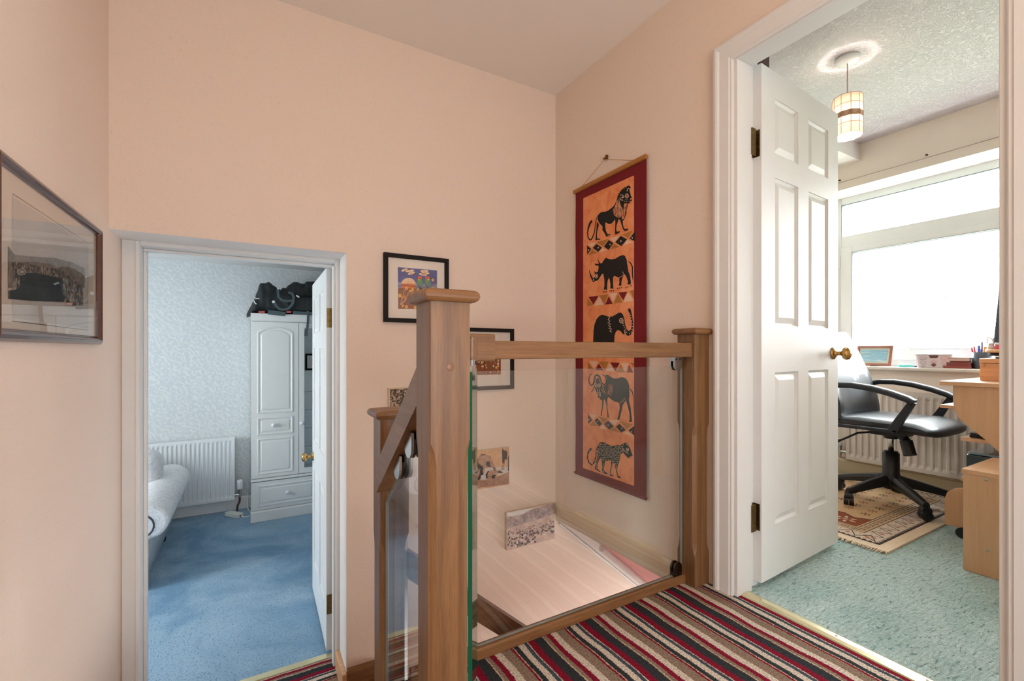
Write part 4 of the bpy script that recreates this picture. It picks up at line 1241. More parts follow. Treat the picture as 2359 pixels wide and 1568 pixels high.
# chest of drawers seen in the mirror, standing behind the door
cd = empty('chest_of_drawers', (1.1, 2.7, ZL), 0, 'white chest of drawers seen in the wardrobe mirror', 'chest of drawers')
o = MB().box(.50, 1.5, 2.46, 2.87, ZL, .62).build('body', WARD, cd); o.location = (-1.1, -2.7, -ZL)
for k in range(5):
    b = MB(); z0_ = ZL + .06 + k * .237
    b.box(.51, 1.49, 2.87, 2.888, z0_, z0_ + .230); b.box(.56, 1.44, 2.888, 2.892, z0_ + .04, z0_ + .19)
    o = b.build('drawer', WARD, cd, bevel=.002); o.location = (-1.1, -2.7, -ZL)
fb = empty('framed_picture', (.8, 2.45, .73), 0, 'dark framed small print reflected in the wardrobe mirror', 'picture')
b = MB().box(.665, .93, 2.441, 2.46, .62, .85); o = b.build('frame', BLACKW, fb); o.location = (-.8, -2.45, -.73)
b = MB().box(.69, .905, 2.46, 2.462, .645, .825); o = b.build('mount', MATW, fb); o.location = (-.8, -2.45, -.73)
b = MB().box(.75, .84, 2.462, 2.463, .69, .78); o = b.build('print', plain('pink_print', (214, 150, 140), .7), fb); o.location = (-.8, -2.45, -.73)

# black duffel bags on the wardrobe
def zo(px, py, Y=4.80): return ony(560 + px / 10.456, 630 + py / 10.456, Y)
def bag(outline, bottom, yc, yd, seed, name_parent, mat, nu=70, nv=28, fold=.018, x1cap=None):
    pts = [zo(*p) for p in outline]; xs = [p[0] for p in pts]
    def top(x):
        for i in range(len(pts) - 1):
            if xs[i] <= x <= xs[i + 1]:
                u = (x - xs[i]) / max(1e-6, xs[i + 1] - xs[i]); u = u * u * (3 - 2 * u)
                return pts[i][1] * (1 - u) + pts[i + 1][1] * u
        return pts[-1][1] if x > xs[-1] else pts[0][1]
    rings = []
    X0, X1 = xs[0], x1cap or xs[-1]
    for i in range(nu + 1):
        x = X0 + (X1 - X0) * i / nu
        e = min(1, (i + .3) / 5, (nu - i + .3) / 4)
        zt_ = top(x); zb_2 = bottom(x); h = max(.012, zt_ - zb_2)
        ring = []
        for k in range(nv):
            a = 2 * math.pi * k / nv
            ca, sa = math.cos(a), math.sin(a)
            yy = math.copysign(abs(ca) ** .6, ca) * yd / 2 * (.45 + .55 * math.sqrt(e))
            zz = zb_2 + h / 2 + math.copysign(abs(sa) ** .75, sa) * h / 2
            fo = noise.noise(Vector((x * 11 + seed, a * 1.6, zz * 8))) * fold + noise.noise(Vector((x * 34 + seed, zz * 14 + yy * 9, 3.1))) * fold * .55
            ring.append((x, yc + yy + fo * (1 if ca < 0 else -1) * .9, max(zb_2 - .002, zz + fo * .5 * max(0, sa))))
        rings.append(ring)
    return MB().loft(rings, 0, True)
bg = empty('duffel_bag', (0.25, 4.9, WT), 0, 'slumped black duffel bag with grey straps lying on top of the wardrobe', 'bag')
boff = (-.25, -4.9, -WT)
zb_top = WT + .004
ol = [(85, 975), (160, 820), (260, 650), (330, 470), (385, 270), (430, 225), (540, 232), (610, 208), (660, 228), (730, 290), (830, 345), (900, 400), (960, 430), (1100, 470), (1300, 540), (1500, 560), (1800, 560), (2200, 600), (2500, 760)]
o = bag(ol, lambda x: zb_top if x > .02 else WT - .03 + max(0, (x + .02)) * .5, 4.84, .34, 1.3, bg, BLACKC).build('body', BLACKC, bg); o.location = boff
ol2 = [(800, 640), (880, 400), (960, 325), (1030, 330), (1120, 245), (1230, 178), (1300, 182), (1420, 225), (1480, 225), (1550, 165), (1760, 175), (2100, 220), (2450, 500)]
o = bag(ol2, lambda x: zb_top + .10, 4.90, .30, 5.2, bg, BLACKC, fold=.014).build('top_flap', BLACKC, bg); o.location = boff
def strap(pts, w_, name='strap', Yd=4.655, mat=WEB, th=.003):
    q = [zo(px, py, Yd) for px, py in pts]
    rings = []
    for i, p in enumerate(q):
        a, c2 = Vector(q[max(i - 1, 0)]), Vector(q[min(i + 1, len(q) - 1)])
        d = (c2 - a).normalized(); nn = Vector((-d.y, d.x)) * w_ / 2
        rings.append([(p[0] + nn.x, Yd, p[1] + nn.y), (p[0] - nn.x, Yd, p[1] - nn.y), (p[0] - nn.x, Yd + th, p[1] - nn.y), (p[0] + nn.x, Yd + th, p[1] + nn.y)])
    o = MB().loft(rings, 0, False).build(name, mat, bg); o.location = boff
    return o
strap([(760, 700), (800, 790), (870, 850), (980, 870), (1080, 845), (1160, 770), (1210, 680), (1215, 560), (1180, 480), (1090, 450)], .022, 'handle')
strap([(830, 380), (850, 560), (930, 640), (1060, 660), (1180, 650)], .02, 'handle', 4.662)
strap([(1560, 900), (1570, 1000), (1565, 1150), (1550, 1300), (1525, 1390)], .022, 'strap', 4.668)
strap([(1525, 1380), (1515, 1500)], .03, 'strap', 4.665)
strap([(600, 930), (800, 950), (1020, 975)], .040, 'strap', 4.664)
strap([(1200, 940), (1400, 950), (1700, 965)], .030, 'strap', 4.672)
strap([(1180, 420), (1330, 440), (1680, 480)], .014, 'strap', 4.68, plain('black_zip', (14, 15, 16), .4))
WH = plain('white_patch', (226, 230, 230), .7)
strap([(280, 580), (330, 600), (395, 600)], .007, 'logo', 4.668, WH); strap([(250, 650), (280, 700), (320, 735)], .009, 'logo', 4.666, WH)
strap([(700, 680), (765, 680)], .022, 'logo', 4.66, WH); strap([(1280, 525), (1355, 570)], .012, 'logo', 4.66, WH); strap([(820, 360), (860, 360)], .012, 'logo', 4.66, WH)
REDS = plain('red_buckle', (226, 96, 96), .5)
for a_, b__ in ((370, 520), (1040, 1160)):
    strap([(a_, 925), (b__, 925)], .014, 'buckle', 4.668, REDS)

# sofa
sf = empty('sofa', (-1.3, 4.3, ZL), 0, 'white damask sofa with rolled arms and dark piping in the bedroom', 'sofa')
soff = (1.3, -4.3, -ZL)
def armprof(x):
    pts = []
    for k in range(19):
        a = R(-55) + R(250) * k / 18
        pts.append((x + .120 * math.cos(a), -.205 + .118 * math.sin(a)))
    return pts
def sofa_arm(x, flip=1):
    cx = 0.0
    body = [( .012, -.61), (.014, -.42), (.022, -.33)]
    rl = [(.0 + .146 * math.cos(R(-50 + 250 * k / 18)), -.215 + .122 * math.sin(R(-50 + 250 * k / 18))) for k in range(19)]
    prof = body + rl + [(-.09, -.40), (-.09, -.61)]
    rings = []
    for i, (y, s_) in enumerate(((3.70, .86), (3.705, .95), (3.72, 1), (4.0, 1), (4.3, 1), (4.6, 1), (4.85, 1), (4.92, .98), (4.945, .90), (4.955, .75))):
        rings.append([(x + flip * (px * s_), y, -.205 + (pz + .205) * (s_ if pz > -.35 else 1)) for px, pz in prof])
    b = MB().loft(rings, 0, True)
    return b
for x, fl in ((-.605, 1), (-2.1, -1)):
    o = sofa_arm(x, fl).build('arm', SOFAF, sf); o.location = soff
    pr = [(x + fl * (-.012 + .078 * math.cos(R(-60 + 245 * k / 20))), 3.699, -.232 + .076 * math.sin(R(-60 + 245 * k / 20))) for k in range(21)]
    pr = [(x - fl * .03, 3.699, -.36)] + pr
    pp = MB().tube(pr, .0055, 8).build('piping', plain('dark_piping', (60, 62, 70), .6), sf); pp.location = soff
b = MB(); b.box(-2.05, -.73, 3.78, 4.93, -.60, -.38); o = b.build('base', SOFAF, sf, bevel=.02); o.location = soff
b = MB(); b.box(-2.03, -.752, 4.68, 4.95, -.40, .02); o = b.build('back', SOFAF, sf, bevel=.08, seg=5); o.location = soff
for xa_, xb_ in ((-1.4, -.76), (-2.03, -1.41)):
    b = MB(); b.box(xa_, xb_, 3.75, 4.68, -.40, -.25); o = b.build('seat_cushion', SOFAF, sf, bevel=.05, seg=4); o.location = soff
b = MB(); b.box(-1.38, -.60, 4.34, 4.64, -.22, .115); o = b.build('back_cushion', SOFAF, sf, bevel=.10, seg=6); o.location = soff
b = MB(); b.box(-2.02, -1.40, 4.40, 4.66, -.22, .10); o = b.build('back_cushion', SOFAF, sf, bevel=.10, seg=6); o.location = soff
for x, y in ((-.61, 4.60), (-.61, 3.85), (-2.1, 4.60), (-2.1, 3.85)):
    o = MB().lathe([(.014, 0), (.020, .02), (.016, .05)], (x, y, ZL), 14).build('foot', DARKM, sf); o.location = soff

# power adapter
pa = empty('power_adapter', (-.13, 4.96, ZL), R(-52), 'white power adapter brick lying on the blue carpet', 'power adapter')
MB().box(-.085, .085, -.032, .032, 0, .036).build('case', plain('adapter_case', (222, 224, 214), .4), pa, bevel=.004)
MB().tube([(.085, .0, .016), (.092, 0, .016)], .009, 10).build('plug', DARKM, pa)
cbl = [(-.073, 4.888, -.633), (-.05, 4.87, -.643), (-.02, 4.87, -.644), (.0, 4.885, -.644)]
o = MB().tube(cbl, .0045, 8).build('cable', WHITEU, pa)
pa_inv = Matrix.Translation((-.13, 4.96, ZL)) @ Matrix.Rotation(R(-52), 4, 'Z')
o.matrix_parent_inverse = pa_inv.inverted()
o = MB().tube([(-.02, 5.155, -.50), (-.024, 5.12, -.56), (-.02, 5.08, -.63), (-.002, 5.0, -.64), (.004, 4.96, -.64)], .004, 8).build('cable', WHITEU, pa)
o.matrix_parent_inverse = pa_inv.inverted()


# ------------------------------------------------------------------ study furniture
# pendant lamp
pl = empty('pendant_lamp', (2.62, 1.14, HC), 0, 'lit capiz shell pendant lamp with a brown spiral band in the study', 'lamp')
MB().lathe([(0, 0), (.052, 0), (.052, -.012), (.046, -.024), (.02, -.030), (0, -.031)], (0, 0, 0), 28).build('canopy', WHITEU, pl)
MB().tube([(0, 0, -.03), (0, 0, -.21)], .0028, 8).build('cord', plain('pink_flex', (206, 160, 146), .6), pl)
MB().lathe([(.006, -.185), (.020, -.197), (.022, -.235), (.0, -.236)], (0, 0, 0), 16).build('lamp_holder', WHITEU, pl)
SH = plain('capiz_shell', (250, 242, 232), .4)
nt = SH.node_tree; B = nt.nodes['Principled BSDF']
out = nt.nodes['Material Output']
tl = nt.nodes.new('ShaderNodeBsdfTranslucent'); tl.inputs[0].default_value = (*lin((255, 248, 240)), 1)
ms = nt.nodes.new('ShaderNodeMixShader'); ms.inputs[0].default_value = .6
nt.links.new(B.outputs[0], ms.inputs[1]); nt.links.new(tl.outputs[0], ms.inputs[2]); nt.links.new(ms.outputs[0], out.inputs['Surface'])
sz0, sz1, SR = -.400, -.205, .063
b = MB()
for (za, zb2) in ((sz0, sz0 + .052), (sz0 + .052, sz0 + .085), (sz0 + .112, sz0 + .150), (sz0 + .150, sz1)):
    n = 10
    r_in = [[(q * math.cos(2 * math.pi * k / n), q * math.sin(2 * math.pi * k / n), z) for k in range(n)] for q, z in ((SR, za), (SR, zb2), (SR - .0015, zb2), (SR - .0015, za), (SR, za))]
    b.loft(r_in, 0, False, cap=False)
sh = b.build('shade', SH, pl)
BRNB = plain('brown_band', (206, 160, 130), .6)
b = MB(); n = 10
b.loft([[(q * math.cos(2 * math.pi * k / n), q * math.sin(2 * math.pi * k / n), z) for k in range(n)] for q, z in ((SR, sz0 + .085), (SR, sz0 + .112), (SR - .0015, sz0 + .112), (SR - .0015, sz0 + .085), (SR, sz0 + .085))], 0, False, cap=False)
b.build('band', BRNB, sh)
b = MB()
for k in range(n):
    a = 2 * math.pi * (k + .5) / n; rr = SR * math.cos(math.pi / n) + .0006
    ux, uy = -math.sin(a), math.cos(a)
    q = []
    for i in range(26):
        th = i * .52; r_ = .0095 * (1 - i / 30)
        q.append((rr * math.cos(a) + ux * r_ * math.cos(th), rr * math.sin(a) + uy * r_ * math.cos(th), sz0 + .0985 + r_ * math.sin(th)))
    b.tube(q, .0011, 5)
b.build('spiral', SH, sh)
b = MB()
for k in range(n):
    a = 2 * math.pi * k / n
    b.tube([((SR + .0005) * math.cos(a), (SR + .0005) * math.sin(a), sz0), ((SR + .0005) * math.cos(a), (SR + .0005) * math.sin(a), sz1)], .0011, 5)
for z in (sz0, sz0 + .052, sz0 + .150, sz1):
    b.tube([((SR + .0003) * math.cos(2 * math.pi * k / n), (SR + .0003) * math.sin(2 * math.pi * k / n), z) for k in range(n + 1)], .0011, 5)
for k in range(3):
    a = 2 * math.pi * k / 3
    b.tube([(.02 * math.cos(a), .02 * math.sin(a), sz1), (SR * math.cos(a), SR * math.sin(a), sz1)], .0013, 5)
b.build('wire_frame', plain('copper_wire', (190, 130, 104), .4, .5), sh)
BULB = plain('lit_bulb', (255, 240, 220), .3, emis=(255, 236, 214), es=60)
point_light('pendant_lamp_light', (2.62, 1.14, HC - .315), 95, (1.0, 0.91, 0.84), 0.028)
MB().lathe([(.012, .0), (.014, -.02), (.026, -.045), (.030, -.065), (.024, -.085), (0, -.095)], (0, 0, -.236), 20).build('bulb', BULB, pl)

# curtain wire
cw = empty('curtain_wire', (XW, 1, 2.14), 0, 'thin curtain wire with small hooks above the study window', 'curtain wire')
co = (-XW, -1, -2.14)
MB().tube([(XW - .012, 1.97, 2.138), (XW - .012, -.3, 2.152)], .0022, 6).build('wire', plain('wire_grey', (168, 158, 150), .4), cw).location = co
for y, z in ((1.70, 2.160), (1.20, 2.163), (.66, 2.167), (.1, 2.17)):
    MB().tube([(XW, y, z), (XW - .014, y, z), (XW - .02, y, z - .006)], .005, 8).build('hook', DARKM, cw).location = co

# study radiator: local build then rotate to face -X
rs = radiator(-.515, .515, 0.0, 0.114, 0.622, 'cream panel radiator under the study window behind the office chair', RADC, n=26)
rs.location = (XW, 1.115, 0); rs.rotation_euler = (0, 0, R(-90))
MB().tube([(-.515, -.05, .16), (-.565, -.05, .16)], .010, 10).tube([(-.565, -.05, .13), (-.565, -.05, .20)], .012, 10).build('valve', CHROME, rs)
MB().lathe([(0, .05), (.016, .048), (.018, .0), (0, 0)], (-.565, -.05, .20), 16).build('valve_cap', WHITEU, rs)
MB().tube([(-.565, -.05, .14), (-.565, -.045, .115), (-.52, -.03, .105), (.5, -.03, .095)], .008, 8).build('pipe', plain('painted_pipe', (206, 190, 162), .4), rs)

# rug
RX0, RX1, RY0, RY1 = 2.44, 3.70, 0.905, 1.80
rg = empty('rug', ((RX0 + RX1) / 2, (RY0 + RY1) / 2, 0), 0, 'cream and rust patterned tribal rug with fringe under the office chair', 'rug')
roff = (-(RX0 + RX1) / 2, -(RY0 + RY1) / 2, 0)
RC = [photo_noise('rug_cream', [(.4, (214, 192, 162)), (.6, (226, 206, 178))], scale=120), photo_noise('rug_tan', [(.4, (196, 158, 116)), (.6, (210, 174, 132))], scale=120), plain('rug_rust', (140, 72, 46), .95), plain('rug_dark', (58, 46, 44), .95), plain('rug_grey', (206, 190, 172), .95), plain('rug_pink', (176, 112, 92), .95)]
b = MB(); b.box(RX0, RX1, RY0, RY1, .0, .009, 0)
def rp(pts, m, lay):
    n = len(pts); ar = sum(pts[i][0] * pts[(i + 1) % n][1] - pts[(i + 1) % n][0] * pts[i][1] for i in range(n))
    if ar < 0: pts = pts[::-1]
    b.add([(x, y, .0092 + lay * .0003) for x, y in pts], [list(range(n))], m)
def rrect(i, m, lay): rp([(RX0 + i, RY0 + i), (RX1 - i, RY0 + i), (RX1 - i, RY1 - i), (RX0 + i, RY1 - i)], m, lay)
rrect(.050, 3, 1); rrect(.058, 4, 2); rrect(.150, 3, 3); rrect(.154, 1, 4); rrect(.196, 3, 5); rrect(.200, 0, 6); rrect(.206, 2, 7)
def edge_run(i, fn, step):
    """call fn(origin, along, inward, k) along the four sides at inset i"""
    for (p, d, q, L_) in (((RX0 + i, RY0 + i), (1, 0), (0, 1), RX1 - RX0 - 2 * i), ((RX1 - i, RY0 + i), (0, 1), (-1, 0), RY1 - RY0 - 2 * i), ((RX1 - i, RY1 - i), (-1, 0), (0, -1), RX1 - RX0 - 2 * i), ((RX0 + i, RY1 - i), (0, -1), (1, 0), RY1 - RY0 - 2 * i)):
        n = max(1, int(round(L_ / step))); s_ = L_ / n
        for k in range(n): fn(Vector(p) + Vector(d) * (k * s_), Vector(d), Vector(q), s_, k)
edge_run(.058, lambda o, d, q, s_, k: rp([tuple(o), tuple(o + d * s_), tuple(o + d * s_ / 2 + q * .014)], 3, 3), .022)
def zig(o, d, q, s_, k):
    a, c_, e = o, o + d * s_ / 2 + q * .066, o + d * s_
    for u, v_ in ((a, c_), (c_, e)):
        t_ = (v_ - u).normalized(); n_ = Vector((-t_.y, t_.x)) * .0022
        rp([tuple(u + n_), tuple(v_ + n_), tuple(v_ - n_), tuple(u - n_)], 3, 4)
    m_ = o + d * s_ / 2 + q * .022
    rp([tuple(m_ + d * .010), tuple(m_ + q * .018), tuple(m_ - d * .010), tuple(m_ - q * .012)], 5, 5)
    m_ = o + d * s_ * .02 + q * .048
    rp([tuple(m_ + d * .012), tuple(m_ + q * .012), tuple(m_ - d * .012), tuple(m_ - q * .012)], 0, 5); rp([tuple(m_ + d * .006), tuple(m_ + q * .006), tuple(m_ - d * .006), tuple(m_ - q * .006)], 5, 6)
edge_run(.076, zig, .085)
def smot(o, d, q, s_, k):
    c_ = o + d * s_ / 2
    for sx, sy in ((-1, 1), (1, -1)):
        u = c_ + d * (.009 * sx)
        rp([tuple(u - d * .007 - q * .010), tuple(u + d * .007 - q * .010), tuple(u + d * .007 + q * .010), tuple(u - d * .007 + q * .010)], 3, 6)
        rp([tuple(u - d * .0035 - q * .006), tuple(u + d * .0035 - q * .006), tuple(u + d * .0035 + q * .006), tuple(u - d * .0035 + q * .006)], 0, 7)
edge_run(.175, smot, .045)
# inner field: rust border with pale star motifs, tan hexagonal centre with scattered sprigs
IX0, IX1, IY0, IY1 = RX0 + .206, RX1 - .206, RY0 + .206, RY1 - .206
hx = [(IX0 + .02, IY0 + .02), (IX0 + .25, IY0 + .004), (IX1 - .25, IY0 + .004), (IX1 - .02, IY0 + .02), (IX1 - .004, IY1 - .1), (IX1 - .12, IY1 - .004), (IX0 + .12, IY1 - .004), (IX0 + .15, (IY0 + IY1) / 2)]
rp([(IX0 + .17, IY0), (IX1, IY0), (IX1, IY1), (IX0 + .17, IY1), (IX0 + .13, IY1 - .07), (IX0 + .17, IY1 - .13), (IX0 + .13, (IY0 + IY1) / 2), (IX0 + .17, IY0 + .13), (IX0 + .13, IY0 + .07)], 3, 8)
rp([(IX0 + .176, IY0 + .004), (IX1 - .004, IY0 + .004), (IX1 - .004, IY1 - .004), (IX0 + .176, IY1 - .004), (IX0 + .137, IY1 - .07), (IX0 + .176, IY1 - .13), (IX0 + .137, (IY0 + IY1) / 2), (IX0 + .176, IY0 + .13), (IX0 + .137, IY0 + .07)], 1, 9)
random.seed(3)
def sprig(x, y, s_, m_, lay):
    for k in range(6):
        a = k * math.pi / 3 + .3
        rp([(x, y), (x + s_ * math.cos(a - .22) * .7, y + s_ * math.sin(a - .22) * .7), (x + s_ * math.cos(a), y + s_ * math.sin(a)), (x + s_ * math.cos(a + .22) * .7, y + s_ * math.sin(a + .22) * .7)], m_, lay)
for i in range(7):
    for j in range(5):
        sprig(IX0 + .24 + i * .085 + (j % 2) * .04, IY0 + .06 + j * .095, .028, 2 if (i + j) % 2 else 3, 10 + (i + j) * .01)
for j in range(3):
    sprig(IX0 + .07, IY0 + .08 + j * .165, .055, 0, 10); sprig(IX0 + .07, IY0 + .08 + j * .165, .030, 2, 11); sprig(IX0 + .07, IY0 + .08 + j * .165, .016, 0, 12)
    rp([(IX0 + .005, IY0 + .155 + j * .165), (IX0 + .02, IY0 + .165 + j * .165), (IX0 + .11, IY0 + .162 + j * .165), (IX0 + .02, IY0 + .158 + j * .165)], 3, 11)
o = b.build('woven_field', RC, rg); o.location = roff
for (x, sg) in ((RX0, -1), (RX1, 1)):
    b = MB()
    for k in range(230):
        y = RY0 + (RY1 - RY0) * (k + random.random()) / 230
        ln = random.uniform(.022, .038); sk = random.uniform(-.012, .012)
        b.tube([(x - sg * .004, y, .006), (x + sg * ln * .5, y + sk * .4, .008 + random.uniform(0, .004)), (x + sg * ln, y + sk, .004)], [.0020, .0018, .0008], 5)
    o = b.build('fringe', RC[0] if sg < 0 else RC[1], rg); o.location = roff
    o['kind'] = 'stuff'

# office chair
CHX, CHY = 3.235, 1.185
oc = empty('office_chair', (CHX, CHY, 0), 0, 'black leather office chair with curved armrests facing the desk', 'chair')
zr = .012
for k in range(5):
    a = R(14 + 72 * k)
    ca, sa = math.cos(a), math.sin(a)
    b = MB()
    n = 8; rings = []
    for i in range(n + 1):
        u = i / n; r_ = .03 + .255 * u
        w2, h2 = .026 - .010 * u, .030 - .014 * u
        zc = .135 - .045 * u - .012 * u * u + zr
        ring = []
        for (py, pz) in ((-1, -1), (1, -1), (1, .2), (.55, 1), (-.55, 1), (-1, .2)):
            ring.append((ca * r_ - sa * py * w2, sa * r_ + ca * py * w2, zc + pz * h2))
        rings.append(ring)
    b.loft(rings, 0, False)
    lg = b.build('base_leg', BLKPL, oc, bevel=.004)
    b = MB()
    cxp, cyp = ca * .277, sa * .277
    b.tube([(cxp, cyp, .095 + zr), (cxp, cyp, .050 + zr)], .010, 10)
    ph = a + R(60 + 37 * k); wx, wy = math.cos(ph), math.sin(ph)
    for s_ in (-.0125, .0125):
        q = [(cxp + wx * (s_ - .011), cyp + wy * (s_ - .011), .026 + zr), (cxp + wx * (s_ + .011), cyp + wy * (s_ + .011), .026 + zr)]
        b.tube(q, .0255, 20)
    b.tube([(cxp - wx * .02, cyp - wy * .02, .052 + zr), (cxp + wx * .02, cyp + wy * .02, .052 + zr)], .022, 14)
    b.build('castor', BLKPL, lg)
b = MB().lathe([(0, .085), (.040, .085), (.046, .11), (.046, .16), (.040, .175), (.040, .290), (.034, .292), (.034, .300), (0, .300)], (0, 0, zr), 26)
b.build('column_cover', BLKPL, oc)
MB().lathe([(.0, .29), (.0135, .29), (.0135, .425), (0, .425)], (0, 0, zr), 20).build('gas_lift', CHROME, oc)
b = MB().box(-.06, .06, -.085, .085, .405, .438); b.lathe([(0, .385), (.034, .385), (.038, .42), (0, .42)], (0, 0, 0), 20)
b.build('mechanism', BLKPL, oc, bevel=.006)
b = MB(); dirx = Vector((-.42, .2, 0)).normalized()
b.tube([(-.03, .05, .42), (-.09, .13, .405), (-.12, .17, .375), (-.135, .20, .355)], .006, 8); b.tube([(-.135, .20, .355), (-.15, .225, .340), (-.16, .25, .325)], [.007, .012, .007], 10)
b.build('lever', BLKPL, oc)
b = MB(); b.tube([(-.02, -.05, .42), (-.045, -.085, .39)], .022, 14); b.tube([(-.045, -.085, .39), (-.062, -.110, .315)], [.030, .030], 18)
b.build('tension_knob', BLKPL, oc)
# seat: side profile in local (y, z); front edge at -y, swept over x with soft edges
def cushion(prof_fn, ny, nx, half, name, mat, parent, M_=None):
    rings = []
    for i in range(nx + 1):
        u = -1 + 2 * i / nx
        e = (1 - abs(u) ** 4) ** .5 if abs(u) < 1 else 0
        rings.append([prof_fn(k / ny, u, e) for k in range(ny)])
    b = MB().loft(rings, 0, True)
    return b.build(name, mat, parent)
def seatp(k, u, e):
    a = 2 * math.pi * k
    ca, sa = math.cos(a), math.sin(a)
    yy = math.copysign(abs(ca) ** .55, ca) * .265 * (.86 + .14 * e) - .015
    th = .042 * (.30 + .70 * e)
    zz = .487 + math.copysign(abs(sa) ** .7, sa) * th
    front = max(0, (-yy - .12) / .16); zz -= front ** 2 * .022
    if sa > 0: zz += .006 * math.sin(yy * 30) * e * .4 - .010 * e * (1 - u * u) * (1 if yy > -.15 else 0)
    return (u * .245, yy, zz)
cushion(seatp, 36, 22, .25, 'seat', LEATHER, oc)
def backp(k, u, e):
    a = 2 * math.pi * k
    ca, sa = math.cos(a), math.sin(a)
    s_ = (math.copysign(abs(ca) ** .5, ca) + 1) / 2           # 0 bottom .. 1 top
    zz = .49 + .53 * s_
    yc = .205 + .03 * s_ + .135 * s_ ** 1.6
    wd = .245 * (1 - .30 * max(0, (s_ - .25)) ** 1.3)
    th = .040 * (.35 + .65 * e) * (1 - .25 * s_)
    pad = 1 + .16 * abs(math.sin(s_ * math.pi * 3.1))
    yy = yc + math.copysign(abs(sa) ** .75, sa) * th * (pad if sa < 0 else 1) + .05 * u * u * -1
    return (u * wd, yy, zz)
cushion(backp, 44, 22, .24, 'backrest', LEATHER, oc)
ARM = plain('arm_plastic', (36, 40, 46), .38)
for s_ in (-1, 1):
    x = s_ * .268
    path = [(x, .275, .575), (x, .262, .64), (x, .225, .678), (x, .16, .697), (x, .08, .700), (x, -.01, .690), (x, -.10, .668), (x, -.17, .643), (x, -.195, .628)]
    b = MB(); rings = []
    for i, p in enumerate(path):
        a_, c_ = Vector(path[max(i - 1, 0)]), Vector(path[min(i + 1, len(path) - 1)])
        d = (c_ - a_).normalized(); up = Vector((0, -d.z, d.y)) * (1 if d.y < 0 else 1)
        up = Vector((1, 0, 0)).cross(d)
        if up.z < 0: up = -up
        w2, h2 = .028, .016
        rings.append([tuple(Vector(p) + Vector((sx * w2, 0, 0)) + up * (sz * h2)) for sx, sz in ((-1, -.6), (-.6, -1), (.6, -1), (1, -.6), (1, .5), (.6, 1), (-.6, 1), (-1, .5))])
    b.loft(rings, 0, True)
    for (pa_, pb_, w1_, w2_) in (((-.190, .632), (-.105, .470), .030, .045), ((-.13, .468), (.25, .462), .018, .020), ((.25, .462), (.283, .60), .026, .022)):
        a_, c_ = Vector((0, *pa_)), Vector((0, *pb_)); d = (c_ - a_).normalized(); n_ = Vector((0, -d.z, d.y))
        r_ = []
        for p, w_ in ((a_, w1_), (c_, w2_)):
            r_.append([tuple(p + n_ * (w_ * .5 * k1) + Vector((x + .012 * k2, 0, 0))) for k1, k2 in ((-1, -1), (1, -1), (1, 1), (-1, 1))])
        b.loft(r_, 0, False)
    b.build('armrest', ARM, oc, bevel=.004)

# computer desk (end panels perpendicular to x, user edge towards +y)
DX0, DX1 = 2.955, 3.705
dk = empty('computer_desk', (3.3, .45, 0), 0, 'beech effect computer desk with a curved end panel and sliding shelf', 'desk')
doff = (-3.3, -.45, 0)
def dp(mb, name, mat=BEECH, **k):
    o = mb.build(name, mat, dk, **k); o.location = doff; return o
dp(MB().box(DX0 - .015, DX1, .20, .882, .728, .748), 'desktop', BEECHX, bevel=.002)
curve = [(.20, .13), (.845, .13)]
prof = [(.30, .06), (.60, .06), (.60, .33), (.62, .38), (.655, .425), (.686, .44), (.720, .480), (.752, .51), (.790, .545), (.818, .575), (.832, .61), (.837, .66), (.837, .728), (.30, .728)]
for x in (DX0, DX1 - .02):
    dp(MB().prism(prof, 'x', x, x + .018), 'side_panel', BEECH, bevel=.0015)
    ft = [(.30, .045), (.868, .045)] + [(.868, .075), (.868, .17), (.858, .205), (.835, .228), (.80, .238), (.30, .24)]
    dp(MB().prism(ft, 'x', x + .002, x + .020), 'foot', BEECH, bevel=.0015)
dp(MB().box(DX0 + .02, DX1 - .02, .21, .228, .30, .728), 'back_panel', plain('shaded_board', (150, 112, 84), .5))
dp(MB().box(DX0 + .03, DX1 - .03, .42, .895, .612, .628), 'keyboard_shelf', BEECHX, bevel=.002)
dp(MB().box(DX0 + .02, DX1 - .02, .25, .815, .462, .480), 'lower_shelf', BEECHX, bevel=.002)
dp(MB().box(DX0 + .02, DX1 - .02, .25, .815, .268, .286), 'lower_shelf', BEECHX, bevel=.002)
for y in (.80, .32):
    for x in (DX0 + .012, DX1 - .012):
        b = MB(); b.tube([(x - .026, y, .026), (x - .004, y, .026)], .025, 18); b.tube([(x + .004, y, .026), (x + .026, y, .026)], .025, 18); b.tube([(x, y, .03), (x, y, .062)], .01, 8)
        dp(b, 'castor', BLKPL)
# things on its shelves
kb = empty('keyboard', (3.3, .70, .628), 0, 'white edged keyboard on the sliding shelf of the desk', 'keyboard')
MB().box(-.30, .16, -.07, .075, 0, .014).build('case', plain('keyboard_grey', (196, 204, 212), .4), kb, bevel=.003)
b = MB()
for i in range(20):
    for j in range(5): b.box(-.290 + i * .022, -.271 + i * .022, -.062 + j * .025, -.041 + j * .025, .013, .019)
b.build('keys', BLKPL, kb)
for (z, nm, lb, hh, y1_, x0_) in ((.480, 'laptop', 'closed black laptop lying on the middle desk shelf', .022, .795, 3.01), (.5025, 'laptop', 'thin dark tablet stacked on the black laptop', .012, .765, 3.04)):
    t = empty(nm if hh > .02 else 'tablet', (3.2, .65, z), 0, lb, 'computer')
    MB().box(x0_ - 3.2, .14, -.14, y1_ - .65, 0, hh * .55).build('base', BLKPL, t, bevel=.004)
    MB().box(x0_ - 3.2, .14, -.14, y1_ - .65, hh * .6, hh).build('lid', plain('dark_lid', (26, 30, 34), .2, coat=.4), t, bevel=.003)
t = empty('printer', (3.25, .6, .286), 0, 'black box shaped printer on the bottom shelf of the desk', 'printer')
